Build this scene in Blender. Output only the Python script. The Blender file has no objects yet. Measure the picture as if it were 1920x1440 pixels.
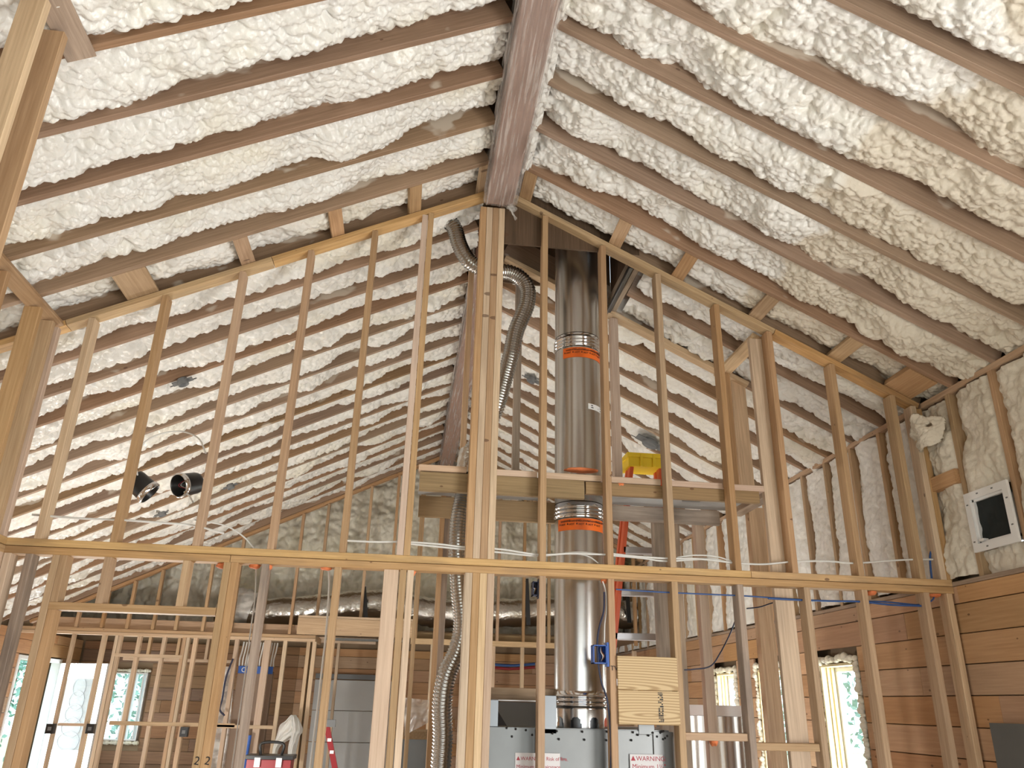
import bpy, bmesh, math, random
import numpy as np
from mathutils import Vector, Matrix, Euler
random.seed(7); rng = np.random.default_rng(11)
SC = bpy.context.scene
COL = SC.collection
# ------------------------------------------------------------------ camera
YAW, PIT, ROL, F = 0.12312, 0.38485, 0.0243875, 1480.5
def _rot():
    cy, sy = math.cos(YAW), math.sin(YAW)
    Fw = np.array([sy*math.cos(PIT), cy*math.cos(PIT), math.sin(PIT)])
    Rt = np.array([cy, -sy, 0.]); U = np.cross(Rt, Fw)
    r = math.cos(ROL)*Rt + math.sin(ROL)*U; u = -math.sin(ROL)*Rt + math.cos(ROL)*U
    return np.array([r, u, Fw])
CM = _rot(); CP = np.array([0, 0, 1.65])
cam_d = bpy.data.cameras.new('camera'); cam = bpy.data.objects.new('camera', cam_d); COL.objects.link(cam)
cam_d.sensor_fit = 'HORIZONTAL'; cam_d.sensor_width = 36; cam_d.lens = F/1920*36; cam_d.clip_start = .05; cam_d.clip_end = 200
mw = Matrix.Identity(4)
for i in range(3):
    mw[i][0] = CM[0][i]; mw[i][1] = CM[1][i]; mw[i][2] = -CM[2][i]; mw[i][3] = CP[i]
cam.matrix_world = mw
SC.camera = cam
# pixel of the photograph -> point on a plane of the building (used to read positions off the photograph)
def ray(x, y): return CM.T @ np.array([(x-960)/F, -(y-720)/F, 1.])
def onY(x, y, Y): d = ray(x, y); return CP + d*(Y/d[1])
def onX(x, y, X): d = ray(x, y); return CP + d*(X/d[0])
def onP(x, y, n, c): d = ray(x, y); n = np.array(n); return CP + d*(c-n@CP)/(n@d)
# ------------------------------------------------------------------ world, lights, exposure
W = bpy.data.worlds.new('sky'); SC.world = W; W.use_nodes = True
W.node_tree.nodes['Background'].inputs[0].default_value = (.80, .92, 1, 1)
W.node_tree.nodes['Background'].inputs[1].default_value = 3.4
SC.view_settings.view_transform = 'Standard'; SC.view_settings.look = 'None'
SC.view_settings.gamma = 1; SC.view_settings.use_curve_mapping = False
SC.view_settings.exposure = -0.16
def area(name, loc, rot, sx, sy, power, col=(1, 1, 1)):
    l = bpy.data.lights.new(name, 'AREA'); l.shape = 'RECTANGLE'; l.size = sx; l.size_y = sy; l.energy = power; l.color = col
    o = bpy.data.objects.new(name, l); o.location = loc; o.rotation_euler = rot; COL.objects.link(o); return o
R90 = math.pi/2
area('unseen_daylight_rear', (.6, -2.35, 1.25), (R90, 0, 0), 4.6, 2.1, 70, (1, 1, 1))  # fill lamp added in an assumed, unseen opening behind the camera
area('unseen_daylight_right', (3.38, .2, 1.15), (0, R90, 0), 2.1, 3.0, 360, (1, .99, .98))  # lamp added for the light from the right; its opening is unseen
area('daylight_side_windows', (3.66, 7.3, 1.45), (0, R90, 0), 1.3, 3.6, 230, (1, .99, .97))
area('daylight_front_door', (-4.78, 12.0, 1.05), (0, -R90, 0), 2.0, 1.1, 90, (.92, .98, 1))
area('daylight_left_rooms', (-4.7, 3.5, 1.2), (0, -R90, 0), 1.8, 3.0, 60, (.95, .98, 1))
for nm, loc, pw in (('added_fill_light', (-2.3, 7.5, .62), 230), ('added_fill_light', (1.6, 6.9, .62), 90)):  # point lights added on the unseen floor to brighten the far ceiling
    l = bpy.data.lights.new(nm, 'POINT'); l.energy = pw; l.shadow_soft_size = .18; l.color = (1, .97, .92)
    o = bpy.data.objects.new(nm, l); o.location = loc; COL.objects.link(o)
sun_d = bpy.data.lights.new('sun', 'SUN'); sun_d.energy = 3.0; sun_d.angle = .01; sun_d.color = (1, .95, .86)
sun = bpy.data.objects.new('sun', sun_d); sun.rotation_euler = (math.radians(12), math.radians(48), 0); COL.objects.link(sun)
# ------------------------------------------------------------------ material helpers
def newmat(n):
    m = bpy.data.materials.new(n); m.use_nodes = True
    nt = m.node_tree; b = nt.nodes['Principled BSDF']; return m, nt, b
def N(nt, t, **kw):
    n = nt.nodes.new(t)
    for k, v in kw.items():
        if k.startswith('i_'):
            key = k[2:]; key = int(key) if key.isdigit() else key.replace('_', ' ')
            n.inputs[key].default_value = v
        else: setattr(n, k, v)
    return n
def L(nt, a, b): nt.links.new(a, b)
def ramp(nt, fac, stops, interp='LINEAR'):
    r = N(nt, 'ShaderNodeValToRGB'); r.color_ramp.interpolation = interp
    el = r.color_ramp.elements
    while len(el) > len(stops): el.remove(el[-1])
    while len(el) < len(stops): el.new(.5)
    for e, (p, c) in zip(el, stops):
        e.position = p; e.color = (*c, 1) if len(c) == 3 else c
    L(nt, fac, r.inputs[0]); return r
def mix(nt, fac, a, b, mode='MIX'):
    m = N(nt, 'ShaderNodeMix', data_type='RGBA', blend_type=mode)
    if isinstance(fac, (int, float)): m.inputs[0].default_value = fac
    else: L(nt, fac, m.inputs[0])
    for s, v in ((6, a), (7, b)):
        if isinstance(v, tuple): m.inputs[s].default_value = (*v[:3], 1)
        else: L(nt, v, m.inputs[s])
    return m.outputs[2]
def math_(nt, op, a, b=None, c=None):
    m = N(nt, 'ShaderNodeMath', operation=op)
    for s, v in ((0, a), (1, b), (2, c)):
        if v is None: continue
        if isinstance(v, (int, float)): m.inputs[s].default_value = v
        else: L(nt, v, m.inputs[s])
    return m.outputs[0]
def wood(name, base, dark, rough=.6, knots=.5, spray=False, grain=1.0, var=.12, weather=0, bands=.35):
    m, nt, b = newmat(name)
    tc = N(nt, 'ShaderNodeTexCoord'); oi = N(nt, 'ShaderNodeObjectInfo')
    off = N(nt, 'ShaderNodeVectorMath', operation='SCALE'); 
    cmb = N(nt, 'ShaderNodeCombineXYZ'); L(nt, oi.outputs['Random'], cmb.inputs[0]); 
    r2 = math_(nt, 'FRACT', math_(nt, 'MULTIPLY', oi.outputs['Random'], 37.7)); L(nt, r2, cmb.inputs[1]); L(nt, r2, cmb.inputs[2])
    L(nt, cmb.outputs[0], off.inputs[0]); off.inputs[3].default_value = 40
    ad = N(nt, 'ShaderNodeVectorMath', operation='ADD'); L(nt, tc.outputs['Object'], ad.inputs[0]); L(nt, off.outputs[0], ad.inputs[1])
    def mp(s): 
        q = N(nt, 'ShaderNodeMapping'); q.inputs['Scale'].default_value = s; L(nt, ad.outputs[0], q.inputs[0]); return q.outputs[0]
    n1 = N(nt, 'ShaderNodeTexNoise', i_Scale=1.0, i_Detail=6.0, i_Roughness=.65); L(nt, mp((3*grain, 90*grain, 90*grain)), n1.inputs['Vector'])
    n2 = N(nt, 'ShaderNodeTexNoise', i_Scale=1.0, i_Detail=2.0); L(nt, mp((1.3, 9, 9)), n2.inputs['Vector'])
    wv = N(nt, 'ShaderNodeTexWave', i_Scale=1.0, i_Distortion=7.0, i_Detail=2.0); wv.inputs['Detail Scale'].default_value = .6
    wv.bands_direction = 'DIAGONAL'; L(nt, mp((1.2, 26*grain, 26*grain)), wv.inputs['Vector'])
    g = mix(nt, ramp(nt, n1.outputs[0], [(.32, (1, 1, 1)), (.62, (0, 0, 0))]).outputs[0], base, dark)
    g = mix(nt, math_(nt, 'MULTIPLY', wv.outputs['Fac'], bands), g, dark)
    g = mix(nt, math_(nt, 'MULTIPLY', ramp(nt, n2.outputs[0], [(.45, (0, 0, 0)), (.75, (1, 1, 1))]).outputs[0], .35), g, tuple(min(1, c*1.25) for c in base))
    if weather:
        n3 = N(nt, 'ShaderNodeTexNoise', i_Scale=1.0, i_Detail=4.0); L(nt, mp((2.2, 12, 12)), n3.inputs['Vector'])
        g = mix(nt, math_(nt, 'MULTIPLY', ramp(nt, n3.outputs[0], [(.5, (0, 0, 0)), (.66, (1, 1, 1))]).outputs[0], weather), g, (.10, .085, .075))
    # knots and nail dots
    v = N(nt, 'ShaderNodeTexVoronoi', i_Scale=1.0); L(nt, mp((7, 2.5, 13)), v.inputs['Vector'])
    sp = N(nt, 'ShaderNodeSeparateColor'); L(nt, v.outputs['Color'], sp.inputs[0])
    keep = math_(nt, 'LESS_THAN', sp.outputs[0], knots)
    kr = math_(nt, 'MULTIPLY_ADD', sp.outputs[1], .08, .04)
    kn = math_(nt, 'MULTIPLY', math_(nt, 'LESS_THAN', v.outputs['Distance'], kr), keep)
    g = mix(nt, math_(nt, 'MULTIPLY', kn, .7), g, (.12, .06, .035))
    # random tone per board
    hsv = N(nt, 'ShaderNodeHueSaturation'); L(nt, g, hsv.inputs['Color'])
    L(nt, math_(nt, 'MULTIPLY_ADD', oi.outputs['Random'], 2*var, 1-var), hsv.inputs['Value'])
    L(nt, math_(nt, 'MULTIPLY_ADD', r2, .3, .85), hsv.inputs['Saturation'])
    L(nt, math_(nt, 'MULTIPLY_ADD', math_(nt, 'FRACT', math_(nt, 'MULTIPLY', oi.outputs['Random'], 91.3)), .012, .494), hsv.inputs['Hue'])
    out = hsv.outputs[0]
    if spray:   # thin white foam overspray left on the flanks of the rafters
        n4 = N(nt, 'ShaderNodeTexNoise', i_Scale=1.0, i_Detail=3.0); L(nt, mp((2.6, 1, 5)), n4.inputs['Vector'])
        sx = N(nt, 'ShaderNodeSeparateXYZ'); L(nt, tc.outputs['Object'], sx.inputs[0])
        h = math_(nt, 'MULTIPLY_ADD', sx.outputs[2], 5.5, .60)
        f = math_(nt, 'ADD', h, math_(nt, 'MULTIPLY', math_(nt, 'SUBTRACT', n4.outputs[0], .5), 4.5))
        f = ramp(nt, f, [(.80, (0, 0, 0)), (1.0, (.75, .75, .75))]).outputs[0]
        out = mix(nt, f, out, (.60, .53, .45))
    L(nt, out, b.inputs['Base Color']); b.inputs['Roughness'].default_value = rough
    b.inputs['Specular IOR Level'].default_value = .3
    bp = N(nt, 'ShaderNodeBump', i_Strength=.25, i_Distance=.002); L(nt, n1.outputs[0], bp.inputs['Height']); L(nt, bp.outputs[0], b.inputs['Normal'])
    return m
M = {}
M['stud'] = wood('golden_stud_lumber', (.52, .35, .205), (.38, .235, .125), weather=.05)
M['pale'] = wood('pale_stud_lumber', (.66, .50, .34), (.48, .34, .22), weather=.12)
M['pink'] = wood('pinkish_planed_board', (.60, .45, .34), (.47, .33, .24), knots=.25, bands=.2)
M['grey'] = wood('weathered_grey_board', (.42, .33, .25), (.27, .20, .15), weather=.45)
M['rafter'] = wood('rafter_lumber', (.355, .235, .155), (.25, .16, .10), spray=True, knots=.12)
M['plate'] = wood('plate_lumber', (.60, .41, .22), (.43, .27, .13), weather=.3)
M['plank'] = wood('pine_plank', (.52, .325, .19), (.42, .25, .14), knots=.6, grain=.9, var=.13)
M['darkplank'] = wood('brown_pine_plank', (.30, .175, .10), (.21, .12, .07), knots=.4, grain=.6, var=.16)
M['treated'] = wood('treated_joist', (.36, .255, .15), (.25, .175, .10), knots=.4)
M['ply'] = wood('plywood_grain', (.64, .46, .24), (.34, .20, .07), knots=.1, grain=1.7, bands=.8, var=.05)
M['lvl'] = wood('laminated_beam', (.30, .17, .115), (.20, .105, .07), knots=.0, bands=.5, var=.04)
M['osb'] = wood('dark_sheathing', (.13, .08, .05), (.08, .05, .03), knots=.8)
M['jamb'] = wood('cream_window_jamb', (.80, .68, .42), (.68, .55, .31), knots=.0, var=.04)
def cathedral(name, base, dark):
    m, nt, b = newmat(name); tc = N(nt, 'ShaderNodeTexCoord'); oi = N(nt, 'ShaderNodeObjectInfo')
    mp = N(nt, 'ShaderNodeMapping'); mp.inputs['Scale'].default_value = (2.6, .1, 24); L(nt, tc.outputs['Object'], mp.inputs[0])
    cb = N(nt, 'ShaderNodeCombineXYZ'); L(nt, math_(nt, 'MULTIPLY_ADD', oi.outputs['Random'], 1.2, -.6), cb.inputs[0]); L(nt, math_(nt, 'MULTIPLY_ADD', oi.outputs['Random'], 3.0, -.6), cb.inputs[2])
    ad = N(nt, 'ShaderNodeVectorMath', operation='ADD'); L(nt, mp.outputs[0], ad.inputs[0]); L(nt, cb.outputs[0], ad.inputs[1])
    w = N(nt, 'ShaderNodeTexWave', i_Scale=.95, i_Distortion=2.2, i_Detail=1.5, wave_type='RINGS', rings_direction='Y'); w.inputs['Detail Scale'].default_value = .7; L(nt, ad.outputs[0], w.inputs['Vector'])
    n = N(nt, 'ShaderNodeTexNoise', i_Scale=1.0, i_Detail=5.0); m2 = N(nt, 'ShaderNodeMapping'); m2.inputs['Scale'].default_value = (6, 6, 260); L(nt, tc.outputs['Object'], m2.inputs[0]); L(nt, m2.outputs[0], n.inputs['Vector'])
    c = mix(nt, math_(nt, 'MULTIPLY', ramp(nt, w.outputs['Fac'], [(.35, (0, 0, 0)), (.95, (1, 1, 1))]).outputs[0], .75), base, dark)
    c = mix(nt, math_(nt, 'MULTIPLY', n.outputs[0], .35), c, dark); L(nt, c, b.inputs['Base Color']); b.inputs['Roughness'].default_value = .6; return m
M['ply'] = cathedral('plywood_face', (.66, .50, .28), (.33, .20, .08))
def plain(name, col, rough=.5, metal=0., noise=0., nscale=20., bump=0., spec=.5):
    m, nt, b = newmat(name)
    b.inputs['Roughness'].default_value = rough; b.inputs['Metallic'].default_value = metal; b.inputs['Specular IOR Level'].default_value = spec
    tc = N(nt, 'ShaderNodeTexCoord'); n = N(nt, 'ShaderNodeTexNoise', i_Scale=nscale, i_Detail=5.0); L(nt, tc.outputs['Object'], n.inputs['Vector'])
    L(nt, mix(nt, math_(nt, 'MULTIPLY', n.outputs[0], noise), col, tuple(c*.5 for c in col)), b.inputs['Base Color'])
    if bump:
        bp = N(nt, 'ShaderNodeBump', i_Strength=bump, i_Distance=.01); L(nt, n.outputs[0], bp.inputs['Height']); L(nt, bp.outputs[0], b.inputs['Normal'])
    return m
M['black'] = plain('black_plastic', (.012, .012, .013), .35)
M['blackcloth'] = plain('dark_green_cloth', (.008, .014, .015), .8, noise=.6)
M['white'] = plain('white_plastic', (.80, .80, .80), .4)
M['cable'] = plain('white_cable', (.72, .72, .70), .45)
M['bluecable'] = plain('blue_cable', (.03, .09, .28), .45)
M['blue'] = plain('blue_plastic', (.02, .10, .42), .4)
M['navy'] = plain('navy_plastic', (.008, .012, .045), .4)
M['red'] = plain('red_plastic', (.26, .015, .02), .4)
M['orange'] = plain('orange_fiberglass', (.62, .10, .03), .45)
M['yellow'] = plain('yellow_plastic', (.80, .56, .02), .4)
M['orangefoam'] = plain('orange_fire_foam', (.85, .25, .09), .7, noise=.5, nscale=60, bump=.6)
M['greyplastic'] = plain('grey_plastic', (.16, .165, .17), .5)
M['greypanel'] = plain('grey_board', (.13, .13, .12), .8, noise=.5, nscale=6)
M['galv'] = plain('galvanised_steel', (.175, .178, .175), .40, .8, noise=.35, nscale=9, bump=.04)
M['galvdark'] = plain('dark_bracket_steel', (.20, .21, .22), .4, 1.0)
M['chrome'] = plain('chrome', (.75, .76, .78), .12, 1.0)
M['foil'] = plain('crinkled_foil', (.72, .70, .66), .22, 1.0, noise=.3, nscale=22, bump=1.0)
M['flex'] = plain('aluminium_flex', (.50, .49, .47), .26, 1.0, noise=.5, nscale=14, bump=.25)
M['alu'] = plain('ladder_aluminium', (.50, .50, .52), .4, .8)
M['subfloor'] = plain('plywood_subfloor', (.44, .38, .31), .8, noise=.5, nscale=3)
M['sheath'] = plain('wall_sheathing', (.34, .24, .15), .85, noise=.5, nscale=4)
M['whitepanel'] = plain('grey_white_panel', (.50, .50, .49), .5, noise=.1)
M['doorwhite'] = plain('white_door_paint', (.82, .84, .86), .4)
M['drywall'] = plain('grey_cement_board', (.42, .42, .42), .8, noise=.3, nscale=8)
M['label'] = plain('warning_sticker', (.68, .66, .66), .5)
M['orangelabel'] = plain('orange_sticker', (.90, .17, .02), .45)
M['redink'] = plain('red_ink', (.40, .03, .05), .6)
M['ink'] = plain('black_ink', (.012, .011, .012), .6)
M['brown'] = plain('brown_cardboard', (.28, .20, .15), .8, noise=.2)
M['leaf'] = plain('leaves', (.20, .40, .34), .6, noise=.6, nscale=3)
M['bark'] = plain('bark', (.10, .07, .05), .9, noise=.5)
M['copper'] = plain('copper_wire', (.5, .2, .08), .4, .6)
M['grass'] = plain('outdoor_ground', (.35, .40, .25), .9, noise=.4, nscale=2)
# foam
def foam_mat(name, c0, c1, yellow):
    m, nt, b = newmat(name)
    g = N(nt, 'ShaderNodeNewGeometry')
    n1 = N(nt, 'ShaderNodeTexNoise', i_Scale=1.6, i_Detail=3.0); L(nt, g.outputs['Position'], n1.inputs['Vector'])
    n2 = N(nt, 'ShaderNodeTexNoise', i_Scale=9.0, i_Detail=4.0); L(nt, g.outputs['Position'], n2.inputs['Vector'])
    sx = N(nt, 'ShaderNodeSeparateXYZ'); L(nt, g.outputs['Position'], sx.inputs[0])
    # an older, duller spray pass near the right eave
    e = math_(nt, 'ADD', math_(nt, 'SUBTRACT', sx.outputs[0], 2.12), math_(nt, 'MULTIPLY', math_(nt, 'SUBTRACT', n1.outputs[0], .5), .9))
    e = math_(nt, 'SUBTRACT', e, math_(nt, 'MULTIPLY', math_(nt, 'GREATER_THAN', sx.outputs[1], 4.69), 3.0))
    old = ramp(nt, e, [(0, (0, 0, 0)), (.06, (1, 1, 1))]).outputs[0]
    c = mix(nt, ramp(nt, n2.outputs[0], [(.45, (0, 0, 0)), (.7, (.55, .55, .55))]).outputs[0], c0, c1)
    c = mix(nt, ramp(nt, n1.outputs[0], [(.52, (0, 0, 0)), (.68, (.6, .6, .6))]).outputs[0], c, yellow)
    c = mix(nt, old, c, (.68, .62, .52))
    L(nt, c, b.inputs['Base Color'])
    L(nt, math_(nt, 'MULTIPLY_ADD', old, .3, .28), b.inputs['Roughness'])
    b.inputs['Specular IOR Level'].default_value = .5
    n3 = N(nt, 'ShaderNodeTexNoise', i_Scale=42.0, i_Detail=4.0); L(nt, g.outputs['Position'], n3.inputs['Vector'])
    bp = N(nt, 'ShaderNodeBump', i_Strength=.45, i_Distance=.012); L(nt, n3.outputs[0], bp.inputs['Height']); L(nt, bp.outputs[0], b.inputs['Normal'])
    return m
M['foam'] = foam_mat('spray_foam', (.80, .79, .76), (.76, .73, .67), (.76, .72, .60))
M['foamfar'] = foam_mat('spray_foam_gable', (.84, .81, .70), (.76, .72, .58), (.74, .70, .54))
def film(name, col, alpha, nsc=14.0, msc=(4.5, .16, 4.5)):
    m, nt, b = newmat(name)
    tr = N(nt, 'ShaderNodeBsdfTransparent'); mx = N(nt, 'ShaderNodeMixShader')
    b.inputs['Base Color'].default_value = (*col, 1); b.inputs['Roughness'].default_value = .32; b.inputs['Specular IOR Level'].default_value = .6
    tc = N(nt, 'ShaderNodeTexCoord'); n = N(nt, 'ShaderNodeTexNoise', i_Scale=nsc, i_Detail=4.0); 
    mp = N(nt, 'ShaderNodeMapping'); mp.inputs['Scale'].default_value = msc; L(nt, tc.outputs['Object'], mp.inputs[0]); L(nt, mp.outputs[0], n.inputs['Vector'])
    bp = N(nt, 'ShaderNodeBump', i_Strength=.6, i_Distance=.02); L(nt, n.outputs[0], bp.inputs['Height']); L(nt, bp.outputs[0], b.inputs['Normal'])
    f = ramp(nt, n.outputs[0], [(.48, (alpha*.7,)*3), (.66, (min(1, alpha*1.7),)*3)]).outputs[0]
    L(nt, f, mx.inputs[0]); L(nt, tr.outputs[0], mx.inputs[1]); L(nt, b.outputs[0], mx.inputs[2])
    L(nt, mx.outputs[0], nt.nodes['Material Output'].inputs[0]); return m
M['film'] = film('clear_plastic_film', (.80, .74, .70), .26)
M['film2'] = film('milky_plastic_film', (.80, .79, .76), .6, 3.0, (1, 1, 2.5))
M['bag'] = plain('white_bag_film', (.74, .73, .69), .4, bump=.3)
def glassm():
    m, nt, b = newmat('window_glass'); b.inputs['Base Color'].default_value = (.95, 1, 1, 1); b.inputs['Roughness'].default_value = .02
    tr = N(nt, 'ShaderNodeBsdfTransparent'); mx = N(nt, 'ShaderNodeMixShader'); mx.inputs[0].default_value = .08
    tr.inputs[0].default_value = (.96, 1, 1, 1)
    L(nt, tr.outputs[0], mx.inputs[1]); L(nt, b.outputs[0], mx.inputs[2]); L(nt, mx.outputs[0], nt.nodes['Material Output'].inputs[0]); return m
M['glass'] = glassm()
# pipe steel with long vertical soft rolls
def pipem():
    m, nt, b = newmat('polished_flue_steel'); b.inputs['Metallic'].default_value = 1; b.inputs['Base Color'].default_value = (.60, .585, .56, 1); b.inputs['Roughness'].default_value = .27
    tc = N(nt, 'ShaderNodeTexCoord'); mp = N(nt, 'ShaderNodeMapping'); mp.inputs['Scale'].default_value = (9, 9, .5); L(nt, tc.outputs['Object'], mp.inputs[0])
    n = N(nt, 'ShaderNodeTexNoise', i_Scale=1.0, i_Detail=2.0); L(nt, mp.outputs[0], n.inputs['Vector'])
    bp = N(nt, 'ShaderNodeBump', i_Strength=.32, i_Distance=.012); L(nt, n.outputs[0], bp.inputs['Height']); L(nt, bp.outputs[0], b.inputs['Normal']); return m
M['pipe'] = pipem()
# ------------------------------------------------------------------ object helpers
def tag(o, label=None, cat=None, group=None, kind=None):
    if label: o['label'] = label
    if cat: o['category'] = cat
    if group: o['group'] = group
    if kind: o['kind'] = kind
    return o
def empty(name, loc=(0, 0, 0), rz=0, **kw):
    o = bpy.data.objects.new(name, None); o.empty_display_size = .1; COL.objects.link(o); o.location = loc; o.rotation_euler = (0, 0, rz)
    tag(o, **kw); return o
def link(name, me, mat, parent=None, mw=None, smooth=False):
    o = bpy.data.objects.new(name, me); COL.objects.link(o)
    if mat is not None and not me.materials: me.materials.append(mat)
    if mw is not None: o.matrix_world = mw
    if parent is not None:
        o.parent = parent
        if parent.matrix_basis != Matrix.Identity(4): o.matrix_parent_inverse = parent.matrix_basis.inverted()
    if smooth:
        me.polygons.foreach_set('use_smooth', [True]*len(me.polygons))
    return o
_bc = {}
def board_mesh(Lx, t, w, mat, bev=.0025):
    k = (round(Lx, 3), round(t, 4), round(w, 4), mat.name, bev)
    if k in _bc: return _bc[k]
    a, b_, c = Lx/2, t/2, w/2; e = min(bev, b_*.4, c*.4)
    ring = [(-b_+e, -c), (b_-e, -c), (b_, -c+e), (b_, c-e), (b_-e, c), (-b_+e, c), (-b_, c-e), (-b_, -c+e)]
    vs = [(-a, y, z) for y, z in ring] + [(a, y, z) for y, z in ring]
    fs = [tuple(reversed(range(8))), tuple(range(8, 16))] + [(i, (i+1) % 8, 8+(i+1) % 8, 8+i) for i in range(8)]
    me = bpy.data.meshes.new('board'); me.from_pydata(vs, [], fs); me.materials.append(mat); me.validate(); _bc[k] = me; return me
def bar(name, p0, p1, t, w, up, mat, parent=None):
    """board from p0 to p1 (centre line); w measured along up, t across"""
    p0, p1 = Vector(p0), Vector(p1); X = (p1-p0); ln = X.length; X.normalize()
    up = Vector(up); Z = (up - X*up.dot(X)).normalized(); Y = Z.cross(X)
    m = Matrix.Identity(4)
    for i in range(3): m[i][0] = X[i]; m[i][1] = Y[i]; m[i][2] = Z[i]; m[i][3] = (p0[i]+p1[i])/2
    return link(name, board_mesh(ln, t, w, mat), mat, parent, m)
def box(name, x0, x1, y0, y1, z0, z1, mat, parent=None):
    x0, x1 = min(x0, x1), max(x0, x1); y0, y1 = min(y0, y1), max(y0, y1); z0, z1 = min(z0, z1), max(z0, z1)
    d = (x1-x0, y1-y0, z1-z0); c = ((x0+x1)/2, (y0+y1)/2, (z0+z1)/2); ax = d.index(max(d))
    if ax == 0: return bar(name, (x0, c[1], c[2]), (x1, c[1], c[2]), d[1], d[2], (0, 0, 1), mat, parent)
    if ax == 1: return bar(name, (c[0], y0, c[2]), (c[0], y1, c[2]), d[0], d[2], (0, 0, 1), mat, parent)
    return bar(name, (c[0], c[1], z0), (c[0], c[1], z1), d[0], d[1], (0, 1, 0), mat, parent)
def boxes_mesh(name, lst, mat, parent=None):
    vs, fs = [], []
    for (x0, x1, y0, y1, z0, z1) in lst:
        n = len(vs); vs += [(x, y, z) for x in (x0, x1) for y in (y0, y1) for z in (z0, z1)]
        fs += [tuple(n+i for i in f) for f in ((0, 1, 3, 2), (4, 6, 7, 5), (0, 4, 5, 1), (2, 3, 7, 6), (0, 2, 6, 4), (1, 5, 7, 3))]
    me = bpy.data.meshes.new(name); me.from_pydata(vs, [], fs); return link(name, me, mat, parent)
def grid_mesh(name, P, mat, parent=None, smooth=True, close_u=False):
    """P: (nu, nv, 3)"""
    nu, nv = P.shape[:2]
    idx = np.arange(nu*nv).reshape(nu, nv)
    if close_u: idx = np.vstack([idx, idx[:1]])
    a, b_, c, d = idx[:-1, :-1], idx[1:, :-1], idx[1:, 1:], idx[:-1, 1:]
    q = np.stack([a, b_, c, d], -1).reshape(-1, 4)
    me = bpy.data.meshes.new(name); me.vertices.add(nu*nv); me.vertices.foreach_set('co', P.reshape(-1).astype(np.float32))
    me.loops.add(q.size); me.loops.foreach_set('vertex_index', q.reshape(-1).astype(np.int32))
    me.polygons.add(len(q)); me.polygons.foreach_set('loop_start', np.arange(0, q.size, 4, dtype=np.int32)); me.polygons.foreach_set('loop_total', np.full(len(q), 4, dtype=np.int32))
    if smooth: me.polygons.foreach_set('use_smooth', np.ones(len(q), dtype=bool))
    me.update(calc_edges=True)
    return link(name, me, mat, parent)
def catmull(pts, n=12):
    P = [np.array(p, float) for p in pts]; P = [2*P[0]-P[1]] + P + [2*P[-1]-P[-2]]; out = []
    for i in range(1, len(P)-2):
        for k in range(n):
            t = k/n; out.append(.5*((2*P[i])+(-P[i-1]+P[i+1])*t+(2*P[i-1]-5*P[i]+4*P[i+1]-P[i+2])*t*t+(-P[i-1]+3*P[i]-3*P[i+1]+P[i+2])*t**3))
    out.append(P[-2]); return np.array(out)
def tube(name, pts, r, mat, parent=None, seg=8, smooth_n=10, rib=0, pitch=.014, noise=0):
    c = catmull(pts, smooth_n) if smooth_n else np.array(pts, float)
    d = np.r_[0, np.cumsum(np.linalg.norm(np.diff(c, axis=0), axis=1))]
    if rib:
        s = np.arange(0, d[-1], pitch/3.0); c = np.stack([np.interp(s, d, c[:, i]) for i in range(3)], 1); d = s
    T = np.gradient(c, axis=0); T /= np.linalg.norm(T, axis=1)[:, None]
    n = np.cross(T[0], [0.3, 1, .2]); n /= np.linalg.norm(n); Ns = []
    for t in T:
        n = n - t*(n@t); n = n/np.linalg.norm(n); Ns.append(n)
    Ns = np.array(Ns); Bs = np.cross(T, Ns)
    a = np.linspace(0, 2*math.pi, seg, endpoint=False)
    rr = np.full(len(c), float(r)) + (rib*np.sin(2*math.pi*d/pitch) if rib else 0)
    R_ = rr[None, :, None]
    if noise:
        nz = rng.normal(size=(seg, len(c))); 
        for _ in range(2): nz = (nz+np.roll(nz, 1, 0)+np.roll(nz, 1, 1))/2.2
        R_ = R_*(1+noise*nz[..., None])
    P = c[None] + R_*(np.cos(a)[:, None, None]*Ns[None]+np.sin(a)[:, None, None]*Bs[None])
    o = grid_mesh(name, P, mat, parent, True, close_u=True)
    return o
def lathe(name, prof, mat, parent=None, loc=(0, 0, 0), seg=48):
    a = np.linspace(0, 2*math.pi, seg, endpoint=False)
    P = np.array([[[r*math.cos(t)+loc[0], r*math.sin(t)+loc[1], z+loc[2]] for r, z in prof] for t in a])
    return grid_mesh(name, P, mat, parent, True, close_u=True)
def blob(name, c, s, mat, parent=None, amp=.3, sub=3, seed=0):
    bm = bmesh.new(); bmesh.ops.create_icosphere(bm, subdivisions=sub, radius=1)
    r = random.Random(seed); ks = [(Vector((r.uniform(-1, 1), r.uniform(-1, 1), r.uniform(-1, 1))).normalized()) for _ in range(26)]
    for v in bm.verts:
        k = max(v.co.dot(q) for q in ks); f = 1+amp*(max(0, k-.75)*4-.5)
        v.co = Vector((c[0]+v.co.x*f*s[0], c[1]+v.co.y*f*s[1], c[2]+v.co.z*f*s[2]))
    me = bpy.data.meshes.new(name); bm.to_mesh(me); bm.free(); return link(name, me, mat, parent, smooth=True)
def text(name, body, loc, size, mat, rot=(R90, 0, 0), parent=None, align='LEFT', ext=.0006):
    c = bpy.data.curves.new(name, 'FONT'); c.body = body; c.size = size; c.align_x = align; c.extrude = ext; c.materials.append(mat)
    o = bpy.data.objects.new(name, c); COL.objects.link(o)
    me = bpy.data.meshes.new_from_object(o.evaluated_get(bpy.context.evaluated_depsgraph_get())); bpy.data.objects.remove(o)
    o = bpy.data.objects.new(name, me); COL.objects.link(o); o.location = loc; o.rotation_euler = rot
    if parent is not None:
        o.parent = parent
        if parent.matrix_basis != Matrix.Identity(4): o.matrix_parent_inverse = parent.matrix_basis.inverted()
    return o
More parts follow.
